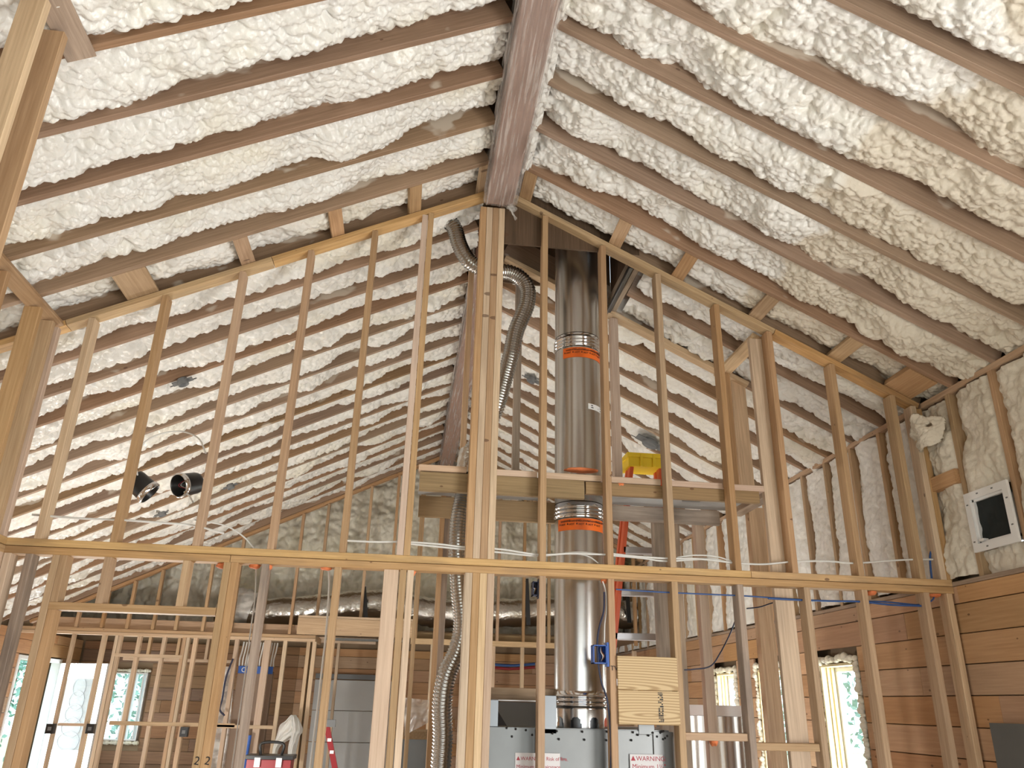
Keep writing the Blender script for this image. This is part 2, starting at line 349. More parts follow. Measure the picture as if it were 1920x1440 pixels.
# ------------------------------------------------------------------ numpy noise
def _hash(ix, iy, s):
    h = (ix.astype(np.int64)*374761393 + iy.astype(np.int64)*668265263 + s*1442695041) & 0xffffffff
    h = ((h ^ (h >> 13))*1274126177) & 0xffffffff
    h = ((h ^ (h >> 15))*2246822519) & 0xffffffff
    return ((h ^ (h >> 16)) & 0xffffff)/float(0xffffff)
def vnoise(x, y, s=0):
    ix, iy = np.floor(x), np.floor(y); fx, fy = x-ix, y-iy; fx = fx*fx*(3-2*fx); fy = fy*fy*(3-2*fy)
    return (_hash(ix, iy, s)*(1-fx)+_hash(ix+1, iy, s)*fx)*(1-fy) + (_hash(ix, iy+1, s)*(1-fx)+_hash(ix+1, iy+1, s)*fx)*fy
def nodules(x, y, s=0):
    """rounded overlapping bumps, 0..1"""
    ix, iy = np.floor(x), np.floor(y); best = np.full(x.shape, 9.)
    for dx in (-1, 0, 1):
        for dy in (-1, 0, 1):
            cx, cy = ix+dx, iy+dy
            px = cx+_hash(cx, cy, s); py = cy+_hash(cx, cy, s+17)
            sz = .8+.5*_hash(cx, cy, s+31)
            best = np.minimum(best, ((px-x)**2+(py-y)**2)/(sz*sz))
    return np.clip(1-best, 0, 1)
def foam(name, O, U, V, Nn, Lu, Wv, res, seed, parent, mat, base=.055, e1=.075, e0=.03, rag=1.0, amp=1.0, uend=0, scale=1.0):
    O, U, V, Nn = (np.array(a, float) for a in (O, U, V, Nn))
    nu, nv = max(3, int(Lu/res)), max(3, int(Wv/res))
    u, v = np.meshgrid(np.linspace(0, Lu, nu), np.linspace(0, Wv, nv), indexing='ij')
    uu = u+seed*7.31; vv = v+seed*3.77
    wx = uu+.014*(vnoise(uu*11, vv*11, 3)-.5)*2; wy = vv+.014*(vnoise(uu*11, vv*11, 5)-.5)*2
    wx = wx+.2*wy
    h = -base + .045*amp*(vnoise(uu*3.1, vv*4, 7)-.5)*2
    h = h + .035*amp*(nodules(wx/.21, wy/.19, 11)-.6)
    coarse = vnoise(uu*1.4, vv*1.4+9, 23)
    k = scale
    puff = np.clip((vnoise(uu*2.3+3, vv*2.6, 61)-.62)/.2, 0, 1)
    h = h + .055*amp*puff*(nodules(wx/.16, wy/.15, 67)-.25)
    h = h + .050*amp*(nodules(wx/(.080*k), wy/(.062*k), 13)-.7)*(.35+1.1*coarse)
    h = h + .034*amp*(nodules(wx/(.041*k), wy/(.033*k), 19)-.7)*(1.25-.5*coarse)
    h = h + .014*amp*(nodules(wx/(.022*k), wy/(.018*k), 29)-.6)
    edge = e1*(.95-.7*rag+1.3*rag*vnoise(uu*2.3, 0*uu+seed, 41))
    h = h - edge*np.exp(-((Wv-v)/.045)**1.5)
    h = h - e0*np.exp(-(v/.03)**1.5)
    if uend: h = h - uend*(np.exp(-(u/.06)**2)+np.exp(-((Lu-u)/.06)**2))
    h = np.maximum(h, -.185+.02*nodules(wx/.05, wy/.05, 77)) if e1 > .07 else np.maximum(h, -.10)
    if e1: h = np.minimum(h, -.010+v*.9); h = np.minimum(h, -.010+(Wv-v)*.9)
    P = O + u[..., None]*U + v[..., None]*V + h[..., None]*Nn
    o = grid_mesh(name, P, mat, parent)
    return o
# ------------------------------------------------------------------ key dimensions
RX, RZ, S = .45, 5.02, .49            # ridge line x, height of the rafter undersides there, roof slope
CA = math.atan(S); cs, sn = math.cos(CA), math.sin(CA)
PY = 4.6                               # front face of the framed partition
XR, XL = 3.36, -4.82                   # eave walls
PITCH, RY0 = .398, 2.28                # rafter spacing, near face of a rafter
def roofz(x): return RZ - S*abs(x-RX)
nL = Vector((-sn, 0, cs)); nR = Vector((sn, 0, cs))     # up through the roof
# ------------------------------------------------------------------ shell
fl = boxes_mesh('floor', [(-4.9, 3.5, -2.5, 13.7, -.05, 0)], M['subfloor']); tag(fl, kind='structure')
g = boxes_mesh('ground', [(-30, 30, -30, 45, -.45, -.4)], M['grass']); tag(g, kind='structure')
def deck(name, side):
    x1 = 3.75 if side > 0 else -5.2; d = Vector((side*cs, 0, -sn)); n = nR if side > 0 else nL
    ln = abs(x1-RX)/cs; p0 = Vector((RX, 0, RZ))+n*.25; p1 = p0+d*ln; vs = []
    if side > 0:   # leave the flue opening free
        spans = [(-2.6, PY+.07, -.14, ln), (5.50, 13.8, -.14, ln), (PY+.07, 5.50, -.14, .06), (PY+.07, 5.50, 1.13, ln)]
    else: spans = [(-2.6, 13.8, -.14, ln)]
    vs, fs = [], []
    for y0, y1, a, b_ in spans:
        k = len(vs)
        for q in (a, b_):
            for y in (y0, y1):
                for h in (0, .04):
                    p = p0+d*q+n*h; vs.append((p.x, y, p.z))
        fs += [tuple(k+i for i in f) for f in ((0, 1, 3, 2), (4, 6, 7, 5), (0, 4, 5, 1), (2, 3, 7, 6), (0, 2, 6, 4), (1, 5, 7, 3))]
    me = bpy.data.meshes.new(name); me.from_pydata(vs, [], fs); o = link(name, me, M['sheath']); tag(o, kind='structure'); return o
ceilL, ceilR = deck('ceiling_left', -1), deck('ceiling_right', 1)
# rafters and foam bays
k0, k1 = -9, 22
for k in range(k0, k1+1):
    y0 = RY0+PITCH*k; yc = y0+.019
    for side, par, n in ((-1, ceilL, nL), (1, ceilR, nR)):
        xs = RX+side*.105; xe = XR+.02 if side > 0 else XL-.03
        if side > 0 and 4.72 < y0 < 5.40: xs = RX+1.03
        a = Vector((xs, yc, roofz(xs)))+n*.1185; b_ = Vector((xe, yc, roofz(xe)))+n*.1185
        bar('rafter', a, b_, .038, .235, n, M['rafter'], par)
    if k == k1: continue
    ya = y0+.038; wv = PITCH-.038
    if ya < .9: continue
    near = ya < 4.6
    res = .0065 if near else (.0095 if ya < 7 else .0125)
    for side, par, n in ((-1, ceilL, nL), (1, ceilR, nR)):
        u0 = .10/cs; Lu = ((XR+.12-RX) if side > 0 else (RX-XL-.02))/cs - u0
        if side > 0 and ya > 4.65 and ya < 5.44: u0 = 1.06/cs; Lu = (XR+.12-RX)/cs-u0
        O = Vector((RX, ya, RZ))+Vector((side*cs, 0, -sn))*u0
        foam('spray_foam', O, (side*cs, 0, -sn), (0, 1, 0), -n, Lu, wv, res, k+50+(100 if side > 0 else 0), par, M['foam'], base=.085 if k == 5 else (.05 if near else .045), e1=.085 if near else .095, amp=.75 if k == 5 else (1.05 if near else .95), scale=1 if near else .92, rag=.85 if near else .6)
# flue opening in the roof: box of sheathing boards up to the chimney top
fo = empty('chimney_shaft', (1.0, 5.1, 4.6), kind='structure')
z1 = 6.9
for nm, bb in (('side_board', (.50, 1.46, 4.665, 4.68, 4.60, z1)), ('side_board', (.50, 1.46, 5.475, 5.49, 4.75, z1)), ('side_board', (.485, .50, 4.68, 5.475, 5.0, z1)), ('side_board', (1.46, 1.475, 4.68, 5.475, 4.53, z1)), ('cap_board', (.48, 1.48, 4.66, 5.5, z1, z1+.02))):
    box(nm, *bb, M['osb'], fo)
bar('header', (1.455, 4.71, 4.60), (1.455, 5.47, 4.60), .04, .16, (0, 0, 1), M['grey'], fo)
bar('flashing_strip', (1.415, 4.72, 4.54), (1.415, 5.46, 4.52), .03, .035, (0, 0, 1), M['galvdark'], fo)
# ------------------------------------------------------------------ walls with boards
def wall_with_holes(name, axis, c0, c1, a0, a1, z0, z1, holes, mat, parent=None):
    """slab: axis 'x' => lies in plane x=c0..c1 and runs along y from a0..a1"""
    out = []; cuts = sorted({a0, a1, *[h[0] for h in holes], *[h[1] for h in holes]})
    for p, q in zip(cuts[:-1], cuts[1:]):
        hz = sorted([(h[2], h[3]) for h in holes if h[0] <= p+1e-6 and h[1] >= q-1e-6]); z = z0
        for b0, b1 in hz:
            if b0 > z: out.append((p, q, z, b0))
            z = b1
        if z < z1: out.append((p, q, z, z1))
    if axis == 'x': l = [(c0, c1, p, q, za, zb) for p, q, za, zb in out]
    else: l = [(p, q, c0, c1, za, zb) for p, q, za, zb in out]
    return boxes_mesh(name, l, mat, parent)
def planks(par, axis, c0, c1, a0, a1, zt, zb, holes, mat, seam0, seed, lmin=1.1, lmax=2.8, h=.1745):
    r = random.Random(seed); z = seam0; rows = [(seam0, zt)]
    while z > zb+.01: rows.append((max(z-h, zb), z)); z -= h
    for ra, rb in rows:
        a = a0
        while a < a1-.01:
            b_ = min(a1, a+r.uniform(lmin, lmax))
            if a1-b_ < .3: b_ = a1
            segs = [(a, b_)]
            for h0, h1, g0, g1 in holes:
                if g0 < rb-.03 and g1 > ra+.03:
                    segs = [s for (p, q) in segs for s in ((p, min(q, h0)), (max(p, h1), q)) if s[1]-s[0] > .02]
            for p, q in segs:
                pr = r.uniform(0, .004)
                if axis == 'x': box('plank', c0-pr if c0 < c1 and par.name.startswith('wall_right') else c0, c1, p+.0015, q-.0015, ra+.003, rb-.002, mat, par)
                else: box('plank', p+.0015, q-.0015, c0-pr, c1, ra+.003, rb-.002, mat, par)
            a = b_
# right eave wall
WR = [(5.86, 6.40, .85, 2.0), (7.05, 7.60, .85, 2.0), (8.15, 8.66, .85, 2.0)]
VENT = (3.955, 4.322, 2.543, 2.895)
wr = wall_with_holes('wall_right', 'x', XR+.13, XR+.17, -2.5, 13.6, 0, 3.75, WR+[(VENT[0]+.04, VENT[1]-.04, VENT[2]+.04, VENT[3]-.04), (-1.4, 1.8, .05, 2.1)], M['sheath']); tag(wr, kind='structure')
HR = [(5.80, 6.46, .8, 2.06), (6.99, 7.66, .8, 2.06), (8.09, 8.72, .8, 2.06), (-1.4, 1.8, .05, 2.1)]
planks(wr, 'x', XR-.006, XR+.012, -2.4, 13.35, 2.385, .0, HR, M['plank'], 2.28, 5)
box('top_plate', XR-.002, XR+.13, -2.4, 13.4, 3.562, 3.598, M['stud'], wr)
box('sill_strip', XR-.012, XR+.10, -2.4, 13.4, 2.385, 2.412, M['grey'], wr)
ys = [y for y in np.arange(4.345-.4*13, 13.3, .4)]
for i, y in enumerate(ys):
    box('stud', XR, XR+.13, y-.019, y+.019, 2.412, 3.562, M['stud'], wr)
    if i+1 < len(ys) and y > .9:
        vz = abs(y-3.945) < .02
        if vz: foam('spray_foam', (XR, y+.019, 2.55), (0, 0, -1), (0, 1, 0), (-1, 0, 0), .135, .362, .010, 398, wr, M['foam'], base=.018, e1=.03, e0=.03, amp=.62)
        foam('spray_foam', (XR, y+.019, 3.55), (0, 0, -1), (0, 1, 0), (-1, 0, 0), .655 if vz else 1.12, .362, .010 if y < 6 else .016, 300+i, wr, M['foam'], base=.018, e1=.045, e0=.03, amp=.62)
box('fire_block', XR-.03, XR+.1, 4.366, 4.62, 2.985, 3.075, M['stud'], wr)
# torn sheet of foam hanging in the corner by the top plate
na = 60; aa, bb = np.meshgrid(np.linspace(0, 1, na), np.linspace(0, 1, na), indexing='ij')
fx = XR-.05-.07*np.sin(3*aa)+.05*bb-.03*vnoise(aa*6, bb*6, 2)-.012*nodules(aa*14, bb*14, 3); fy = 4.34+.32*aa+.02*np.sin(9*bb); fz = 3.53-.30*bb-.12*aa*(1-bb)
fmv = np.stack([fx, fy, fz], -1).reshape(-1, 3); rad = np.hypot((aa-.5)*1.05, (bb-.5)*1.0); lim = .30+.26*vnoise(np.arctan2(bb-.5, aa-.5)*1.3+7, rad*0, 9)
ff = [(i*na+j, (i+1)*na+j, (i+1)*na+j+1, i*na+j+1) for i in range(na-1) for j in range(na-1) if rad[i, j] < lim[i, j] and not ((aa[i, j]-.3)**2+(bb[i, j]-.42)**2 < .004)]
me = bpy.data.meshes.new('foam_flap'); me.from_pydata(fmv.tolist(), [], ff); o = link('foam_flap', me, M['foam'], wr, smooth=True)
sm = o.modifiers.new('thick', 'SOLIDIFY'); sm.thickness = .018
# left eave wall
DL = [(11.35, 12.62, .02, 2.04)]
wl = wall_with_holes('wall_left', 'x', XL-.17, XL-.13, -2.5, 13.6, 0, 2.62, DL+[(2.0, 5.0, .3, 2.1)], M['sheath']); tag(wl, kind='structure')
planks(wl, 'x', XL-.012, XL+.006, -2.4, 13.35, 2.40, 0, [(11.30, 12.68, 0, 2.09), (2.0, 5.0, .3, 2.1)], M['plank'], 2.28, 9)
# rear wall of the front rooms, far gable
BW = [(-4.32, -3.80, 1.02, 1.96)]
wb = wall_with_holes('wall_back', 'y', 13.46, 13.5, -5, 3.6, 0, 2.62, BW, M['sheath']); tag(wb, kind='structure')
planks(wb, 'y', 13.40, 13.42, -4.8, -1.6, 2.40, 0, [(-4.36, -3.76, .98, 2.0)], M['darkplank'], 2.28, 12)
planks(wb, 'y', 13.40, 13.42, -1.6, 3.34, 2.40, 0, [], M['plank'], 2.28, 13)
tag(boxes_mesh('ceiling_front_rooms', [(-5, 3.5, 11.27, 13.6, 2.515, 2.54)], M['sheath']), kind='structure')
wg = boxes_mesh('wall_far_gable', [(-5, 3.6, 12.5, 12.55, 2.6, 5.4)], M['sheath']); tag(wg, kind='structure')
foam('spray_foam', (-4.8, 12.25, 2.62), (0, 0, 1), (1, 0, 0), (0, -1, 0), 2.6, 8.1, .02, 401, wg, M['foamfar'], base=.0, e1=0, e0=0, amp=1.8, scale=1.8)
# near wall behind the photographer
wn = wall_with_holes('wall_near', 'y', -2.54, -2.5, -5, 3.6, 0, 5.6, [(-1.7, 2.9, .2, 2.3)], M['sheath']); tag(wn, kind='structure')
# ------------------------------------------------------------------ framed partition
wm = empty('wall_middle', (0, PY, 0), kind='structure')
T = .038; D = .089
def slope_low(x): return 4.977 - S*abs(x-RX)
def stud(x0, z0, z1, mat='stud', y0=PY, par=None, w=T, d=D, name='stud'):
    return box(name, x0, x0+w, y0, y0+d, z0, z1, M[mat], par or wm)
def upto(x0, w=T): return min(slope_low(x0), slope_low(x0+w))+.004
# double plates
box('plate', -2.26, 2.045, PY, PY+D, 2.385, 2.425, M['plate'], wm); box('plate', 2.048, XR-.01, PY, PY+D, 2.385, 2.425, M['plate'], wm)
box('plate', -2.26, -.985, PY, PY+D, 2.342, 2.382, M['plate'], wm); box('plate', -.982, XR-.01, PY, PY+D, 2.342, 2.382, M['plate'], wm)
box('plate', -4.78, -2.265, PY, PY+D, 2.342, 2.382, M['stud'], wm); box('plate', -4.78, -2.265, PY, PY+D, 2.385, 2.425, M['stud'], wm)
box('sole_plate', -4.78, XR-.01, PY, PY+D, 0, .038, M['plate'], wm)
# sloped top plates (in lengths)
def slope_plate(xa, xb, side, y0=PY, mat='plate', par=None, drop=0):
    n = nR if side > 0 else nL
    a = Vector((xa, y0+D/2, roofz(xa)-drop))-n*.0205; b_ = Vector((xb, y0+D/2, roofz(xb)-drop))-n*.0205
    return bar('sloped_plate', a, b_, D, .038, n, M[mat], par or wm)
slope_plate(RX-.10, -1.02, -1); slope_plate(-1.023, -2.16, -1); slope_plate(-2.163, -4.75, -1)
slope_plate(RX+.10, 2.38, 1); slope_plate(2.383, XR-.01, 1)
# upper studs
for x0, mt in ((-2.03, 'pale'), (-1.636, 'stud'), (-1.2, 'stud'), (-.795, 'stud'), (-.397, 'stud'), (-.073, 'pink'), (-.033, 'stud'), (.757, 'stud'), (1.163, 'stud'), (1.547, 'stud'), (1.952, 'stud'), (2.312, 'stud'), (2.739, 'stud'), (3.143, 'stud'), (3.282, 'pale'), (3.321, 'stud'), (-2.66, 'stud'), (-3.06, 'stud'), (-3.46, 'stud'), (-3.9, 'stud')):
    stud(x0, 2.425, upto(x0), mt)
for i, mt in enumerate(('stud', 'pale', 'stud', 'pale')): stud(.322+i*.0425, 2.425, 4.835, mt, w=.0415)
# lower studs
for x0, z1, mt in ((-2.20, 2.342, 'stud'), (-2.16, 2.342, 'pale'), (-2.05, 2.342, 'grey'), (-1.912, 2.342, 'stud'), (-1.015, 2.342, 'stud'), (-.976, 2.342, 'stud'), (-.81, 2.342, 'grey'), (-.412, 2.342, 'stud'),
                   (-.046, 2.342, 'stud'), (-.004, 2.342, 'pale'), (.757, 2.342, 'stud'), (1.163, 2.342, 'stud'), (1.547, 2.342, 'stud'), (1.952, 2.342, 'grey'), (2.372, 2.342, 'stud'), (2.742, 2.342, 'stud'), (3.146, 2.342, 'stud'), (3.30, 2.342, 'pale'), (-3.2, 2.342, 'stud'), (-3.9, 2.342, 'stud')):
    stud(x0, .038, z1, mt)
for i, mt in enumerate(('pale', 'stud', 'pale', 'pink')): stud(.326+i*.0425, .038, 2.342, mt, w=.0415)
stud(-1.873, .038, 2.058, 'stud'); stud(-1.873, 2.098, 2.342, 'stud')
box('header', -1.873, -1.017, PY, PY+D, 2.058, 2.098, M['stud'], wm)
stud(-1.645, 2.098, 2.342); stud(-1.232, 2.098, 2.342)
# broad boards set flat behind the studs
box('flat_stud', -.135, -.050, PY+.01, PY+.048, .038, 2.342, M['pink'], wm)
box('flat_stud', 2.226, 2.345, PY+.092, PY+.13, .038, roofz(2.345)-.06, M['pale'], wm)
box('blocking', 1.59, 1.95, PY+.02, PY+.109, 1.485, 1.525, M['stud'], wm)
box('blocking', 1.992, 2.37, PY+.02, PY+.109, 1.44, 1.48, M['stud'], wm)
# filler blocks between the sloped plate and the rafter beside it
for px, py, w in ((458, 470, .09), (632, 418, .085), (780, 368, .085), (252, 528, .19), (905, 345, .05), (990, 345, .085), (1163, 437, .09), (1285, 498, .09), (1432, 578, .09), (1585, 657, .10)):
    side = -1 if px < 940 else 1
    n = (nL, nR)[side > 0]; c = RZ-side*0+0
    p = onP(px, py, (-S, 0, 1.) if side < 0 else (S, 0, 1.), RZ-S*RX if side < 0 else RZ+S*RX)
    q0 = Vector((p[0], RY0+PITCH*5+.040, roofz(p[0])))+n*.021; q1 = Vector((p[0], PY+D+.0, roofz(p[0])))+n*.021
    bar('filler_block', q0, q1, w, .038, n, M['stud'], wm)
bar('filler_block', (XR-.14, 4.32, roofz(XR-.14)+.03), (XR-.14, 4.62, roofz(XR-.14)+.03), .2, .05, nR, M['stud'], wm)
# orange fire-stop foam where cables pass the plates
pl = 0
for px, py, Y, s in ((797, 900, 4.73, (.012, .012, .045)), (417, 1060, 4.66, (.03, .03, .018)), (478, 1060, 4.66, (.03, .03, .018)), (503, 1062, 4.66, (.02, .03, .02)), (612, 1065, 4.66, (.03, .03, .013)), (773, 1073, 4.66, (.02, .03, .022)), (1163, 912, 4.72, (.03, .025, .025)), (1090, 882, 4.8, (.10, .04, .012)), (1133, 1087, 4.66, (.025, .03, .02)), (1632, 1110, 4.66, (.03, .03, .02)), (1752, 1114, 4.66, (.035, .03, .018)), (1338, 1388, 4.67, (.02, .03, .03))):
    pl += 1; p = onY(px, py, Y); blob('foam_plug', p, s, M['orangefoam'], wm, .45, 3, pl)
# pencil marks
text('pencil_mark', 'TV', (1.166, PY-.002, onY(1146, 1257, PY)[2]), .036, M['ink'], (R90, 0, -.1), wm)
for px in (362, 382): text('pencil_mark', '2', onY(px, 1433, PY-.002), .055, M['ink'], (R90, .15, 0), wm)
# plywood backer with printed grade stamp
pw = empty('plywood_backer', (1.37, PY-.01, 1.73), label='two stacked pale plywood offcuts nailed across studs above the fireplace, black stamp strip', cat='board')
box('board', 1.203, 1.548, PY-.020, PY-.002, 1.738, 1.915, M['ply'], pw); box('board', 1.203, 1.550, PY-.020, PY-.002, 1.56, 1.735, M['ply'], pw)
st = [(1.437+random.uniform(0, .012), random.uniform(.006, .014)) for _ in range(1)]
lst = []
r = random.Random(3); z = 1.728
while z > 1.575:
    hgt = r.uniform(.003, .008)
    for c in range(3):
        if r.random() < .72: x = 1.428+c*.0095; lst.append((x, x+r.uniform(.006, .0105), PY-.0215, PY-.0198, z-hgt, z))
    z -= hgt+r.uniform(.0015, .004)
boxes_mesh('ink_stamp', lst, M['ink'], pw)
# ------------------------------------------------------------------ left wall running towards the camera
wk = empty('wall_side', (-2.2, 3, 0), kind='structure')
for y0, mt in ((4.41, 'stud'), (4.335-.04, 'stud'), (4.335-.04, 'stud')): pass
X0, X1 = -2.249, -2.160
pz = roofz(X1)
bar('plate', ((X0+X1)/2, 2.0, roofz((X0+X1)/2)-.021), ((X0+X1)/2, 4.598, roofz((X0+X1)/2)-.021), D, .038, nL, M['stud'], wk)
for y0, mt in ((4.552, 'pink'), (4.465, 'stud'), (4.29, 'stud'), (3.885, 'stud'), (3.49, 'stud'), (3.09, 'stud')):
    box('stud', X0, X1, y0, y0+T, 2.425, roofz(X1)-.075, M[mt], wk)
    box('stud', X0, X1, y0, y0+T, .038, 2.342, M[mt], wk)
box('plate', X0, X1, 2.0, 4.598, 2.385, 2.425, M['plate'], wk); box('plate', X0, X1, 2.0, 4.598, 2.342, 2.382, M['plate'], wk)
# taller wall nearer the camera
wt = empty('wall_near_left', (-1.5, 2.4, 0), kind='structure')
XA, XB = -1.545, -1.456
xc = -1.470
bar('top_plate', (xc-.0, .4, roofz(xc)-.0205), (xc-.0, 2.70, roofz(xc)-.0205), .115, .038, nL, M['grey'], wt)
for y0, zt, mt in ((2.52, roofz(XA)-.035, 'stud'), (2.36, roofz(XA)-.035, 'pale'), (1.95, roofz(XA)-.035, 'stud')):
    box('stud', XA, XB, y0, y0+T, 0, zt, M[mt], wt)
# ------------------------------------------------------------------ chase behind the partition
wc = empty('wall_chase', (1.2, 5.45, 0), kind='structure')
for px, py, Y, w, mt, zb, zt in ((880, 600, 5.36, .04, 'pale', 2.9, None), (790, 980, 5.36, .025, 'stud', 0, 2.98), (828, 1000, 5.36, .032, 'stud', 0, 2.98), (837, 1000, 5.40, .045, 'grey', 0, 2.98), (970, 750, 5.40, .05, 'grey', 2.98, None), (1156, 750, 5.40, .06, 'pink', 2.98, None), (1238, 976, 5.36, .10, 'grey', 0, 2.9), (1311, 980, 5.40, .065, 'pink', 0, 2.9), (1416, 942, 5.33, .11, 'pale', 0, 3.0)):
    p = onY(px, py, Y); x = p[0]; zt = zt if zt else roofz(x)-.05
    box('stud', x-w/2, x+w/2, Y, Y+.07, zb, zt, M[mt], wc)
box('stud', 1.80, 1.84, 5.37, 5.45, 0, 2.9, M['pale'], wc); box('stud', 1.845, 1.885, 5.37, 5.45, 0, 2.9, M['grey'], wc)
box('flat_stud', 2.39, 2.50, 5.42, 5.46, 2.98, 4.02, M['pale'], wc)
slope_plate(.60, 2.52, 1, 5.38, 'pale', wc, .0)
bar('side_plate', (2.305, 4.735, 4.06), (2.305, 5.44, 4.06), .09, .045, nR, M['pale'], wc)
bar('side_plate', (2.33, 4.74, 2.97), (2.33, 5.42, 2.97), .09, .04, (0, 0, 1), M['grey'], wc)
box('stud', 2.29, 2.33, 5.30, 5.37, 3.0, 4.03, M['stud'], wc)
# platform
pf = empty('chase_platform', (1.2, 5.0, 2.9), label='narrow framed shelf of white edged boards around the steel flue', cat='shelf')
for xa, xb, zt, zb in ((.02, .312, 2.996, 2.957), (.50, .752, 2.992, 2.953), (.80, 1.158, 2.990, 2.952), (1.206, 1.542, 2.988, 2.950), (1.59, 1.947, 2.986, 2.948), (1.995, 2.225, 2.984, 2.946)):
    box('edge_board', xa, xb, PY+.092, PY+.17, zb, zt, M['pink'], pf)
box('front_joist', .03, 1.05, PY+.095, PY+.133, 2.835, 2.952, M['treated'], pf)
box('front_joist', 1.06, 2.19, PY+.095, PY+.133, 2.87, 2.947, M['treated'], pf)
box('back_joist', .04, 1.02, 5.22, 5.26, 2.79, 2.93, M['treated'], pf)
box('back_joist', 1.25, 2.12, 5.20, 5.24, 2.83, 2.93, M['grey'], pf)
boxes_mesh('soffit_panel', [(.03, .90, 4.735, 5.215, 2.935, 2.948), (1.29, 2.19, 4.735, 5.195, 2.932, 2.945), (.90, 1.29, 4.735, 4.87, 2.932, 2.945)], M['drywall'], pf)
box('printed_label', 1.78, 1.90, 4.90, 4.99, 2.929, 2.932, M['greyplastic'], pf)
# ------------------------------------------------------------------ ridge beam
rb = empty('ridge_beam', (RX, 1, 4.85), label='brown laminated ridge beam wrapped in clear plastic, ending on the middle post', cat='beam')
box('beam_ply', RX-.092, RX+.092, -2.3, PY-.02, 4.85, 5.16, M['lvl'], rb)
def wrap(name, xa, xb, ya, yb, za, zb, amp, par, mat, seed, cap=True):
    nu, nv = int((yb-ya)/.03), 60
    per = []
    for t in np.linspace(0, 1, nv):
        s = t*((zb-za)*2+(xb-xa))
        if s < zb-za: per.append((xa, zb-s, -1, 0))
        elif s < zb-za+xb-xa: per.append((xa+s-(zb-za), za, 0, -1))
        else: per.append((xb, za+s-(zb-za)-(xb-xa), 1, 0))
    per = np.array(per); y = np.linspace(ya, yb, nu)
    Y_, Tt = np.meshgrid(y, np.arange(nv), indexing='ij')
    d = .003+amp*(.9*vnoise(Y_*2.1+seed, Tt*.45, seed)+.5*vnoise(Y_*7, Tt*.6+Y_*3, seed+3)**2+.25*vnoise(Y_*20, Tt*.7, seed+5))
    P = np.stack([per[None, :, 0]+d*per[None, :, 2], Y_, per[None, :, 1]+d*per[None, :, 3]], -1)
    if cap: # gather the end of the film over the end grain
        m = np.clip((Y_-(yb-.03))/.03, 0, 1)[..., None]; cx, cz = (xa+xb)/2, za+.06
        P = P*(1-.5*m)+np.stack([np.full_like(Y_, cx), Y_, np.full_like(Y_, cz)], -1)*.5*m
    return grid_mesh(name, P, mat, par)
wrap('plastic_wrap', RX-.094, RX+.094, -1.0, PY-.003, 4.846, 5.04, .022, rb, M['film'], 3)
# loose tail of film hanging at the end
tl = np.array([[[RX+.06+.05*a+.015*math.sin(9*b_), PY-.03-.02*math.sin(6*a), 4.85-.11*b_*(.5+.5*a)+.01*math.sin(12*a)] for b_ in np.linspace(0, 1, 12)] for a in np.linspace(0, 1, 12)])
grid_mesh('loose_film', tl, M['film2'], rb)
# strip of foam and turned-up film along the beam's right side
rf = empty('far_ridge_beam', (RX, 8, 4.85), label='plastic wrapped ridge beam continuing over the far room behind the post', cat='beam')
box('beam_ply', RX-.092, RX+.092, 5.36, 12.25, 4.85, 5.16, M['lvl'], rf)
wrap('plastic_wrap', RX-.094, RX+.094, 5.34, 12.2, 4.846, 5.04, .022, rf, M['film'], 8)
# foam banked against the beam
for side, seed in ((1, 71),):
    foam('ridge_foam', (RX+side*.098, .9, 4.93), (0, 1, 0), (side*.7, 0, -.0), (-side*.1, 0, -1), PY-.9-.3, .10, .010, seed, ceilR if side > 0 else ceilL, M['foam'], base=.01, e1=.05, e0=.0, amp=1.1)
# ------------------------------------------------------------------ flue
FX, FY, FR = 1.085, 5.03, .158
fp = empty('flue_pipe', (FX, FY, 1.53), label='large shiny galvanised chimney flue rising from fireplace through the roof', cat='flue')
def ring(z, n=3):
    prof = [(FR, z-.05)]
    for i in range(n):
        zc = z-.03+i*.025
        for t in np.linspace(0, math.pi, 7): prof.append((FR+.001+.0075*math.sin(t), zc-.009+.018*(t/math.pi)))
    prof.append((FR, z+.05)); return prof
def sec(z0, z1, name='pipe_section', r=FR):
    zz = np.linspace(z0, z1, 12); lathe(name, [(r, z) for z in zz], M['pipe'], fp, (FX, FY, 0), 72)
sec(1.73, 2.76); sec(2.87, 3.96); sec(4.07, 6.8)
for z in (1.68, 2.815, 4.015): lathe('locking_band', ring(z), M['chrome'], fp, (FX, FY, 0), 72)
# skirt with arched cut-outs at the foot
def skirt():
    nu, nv = 144, 22; vs = []; fs = []
    for i in range(nu):
        a = 2*math.pi*i/nu
        for j in range(nv): vs.append((FX+(FR+.002)*math.cos(a), FY+(FR+.002)*math.sin(a), 1.53+.10*j/(nv-1)))
    per = nu/9
    for i in range(nu):
        t = ((i+.5+4) % per)/per
        for j in range(nv-1):
            z = (j+.5)/(nv-1)
            if .18 < t < .72 and z < .18+.38*math.sqrt(max(0, 1-((t-.45)/.27)**4)): continue
            a, b_ = i*nv+j, ((i+1) % nu)*nv+j; fs.append((a, b_, b_+1, a+1))
    me = bpy.data.meshes.new('skirt'); me.from_pydata(vs, [], fs); link('skirt', me, M['pipe'], fp, smooth=True)
skirt()
lathe('inner_collar', [(FR-.03, 1.53), (FR-.03, 1.66)], M['galvdark'], fp, (FX, FY, 0), 48)
def pipe_label(z, a0, a1, h, mat, name, par=fp):
    a = np.linspace(a0, a1, 24); P = np.array([[[FX+(FR+.0016)*math.cos(t), FY+(FR+.0016)*math.sin(t), zz] for zz in (z, z+h)] for t in a])
    return grid_mesh(name, P, mat, par, False)
def ang(deg): return math.radians(-90+deg)     # 0 = straight towards -y
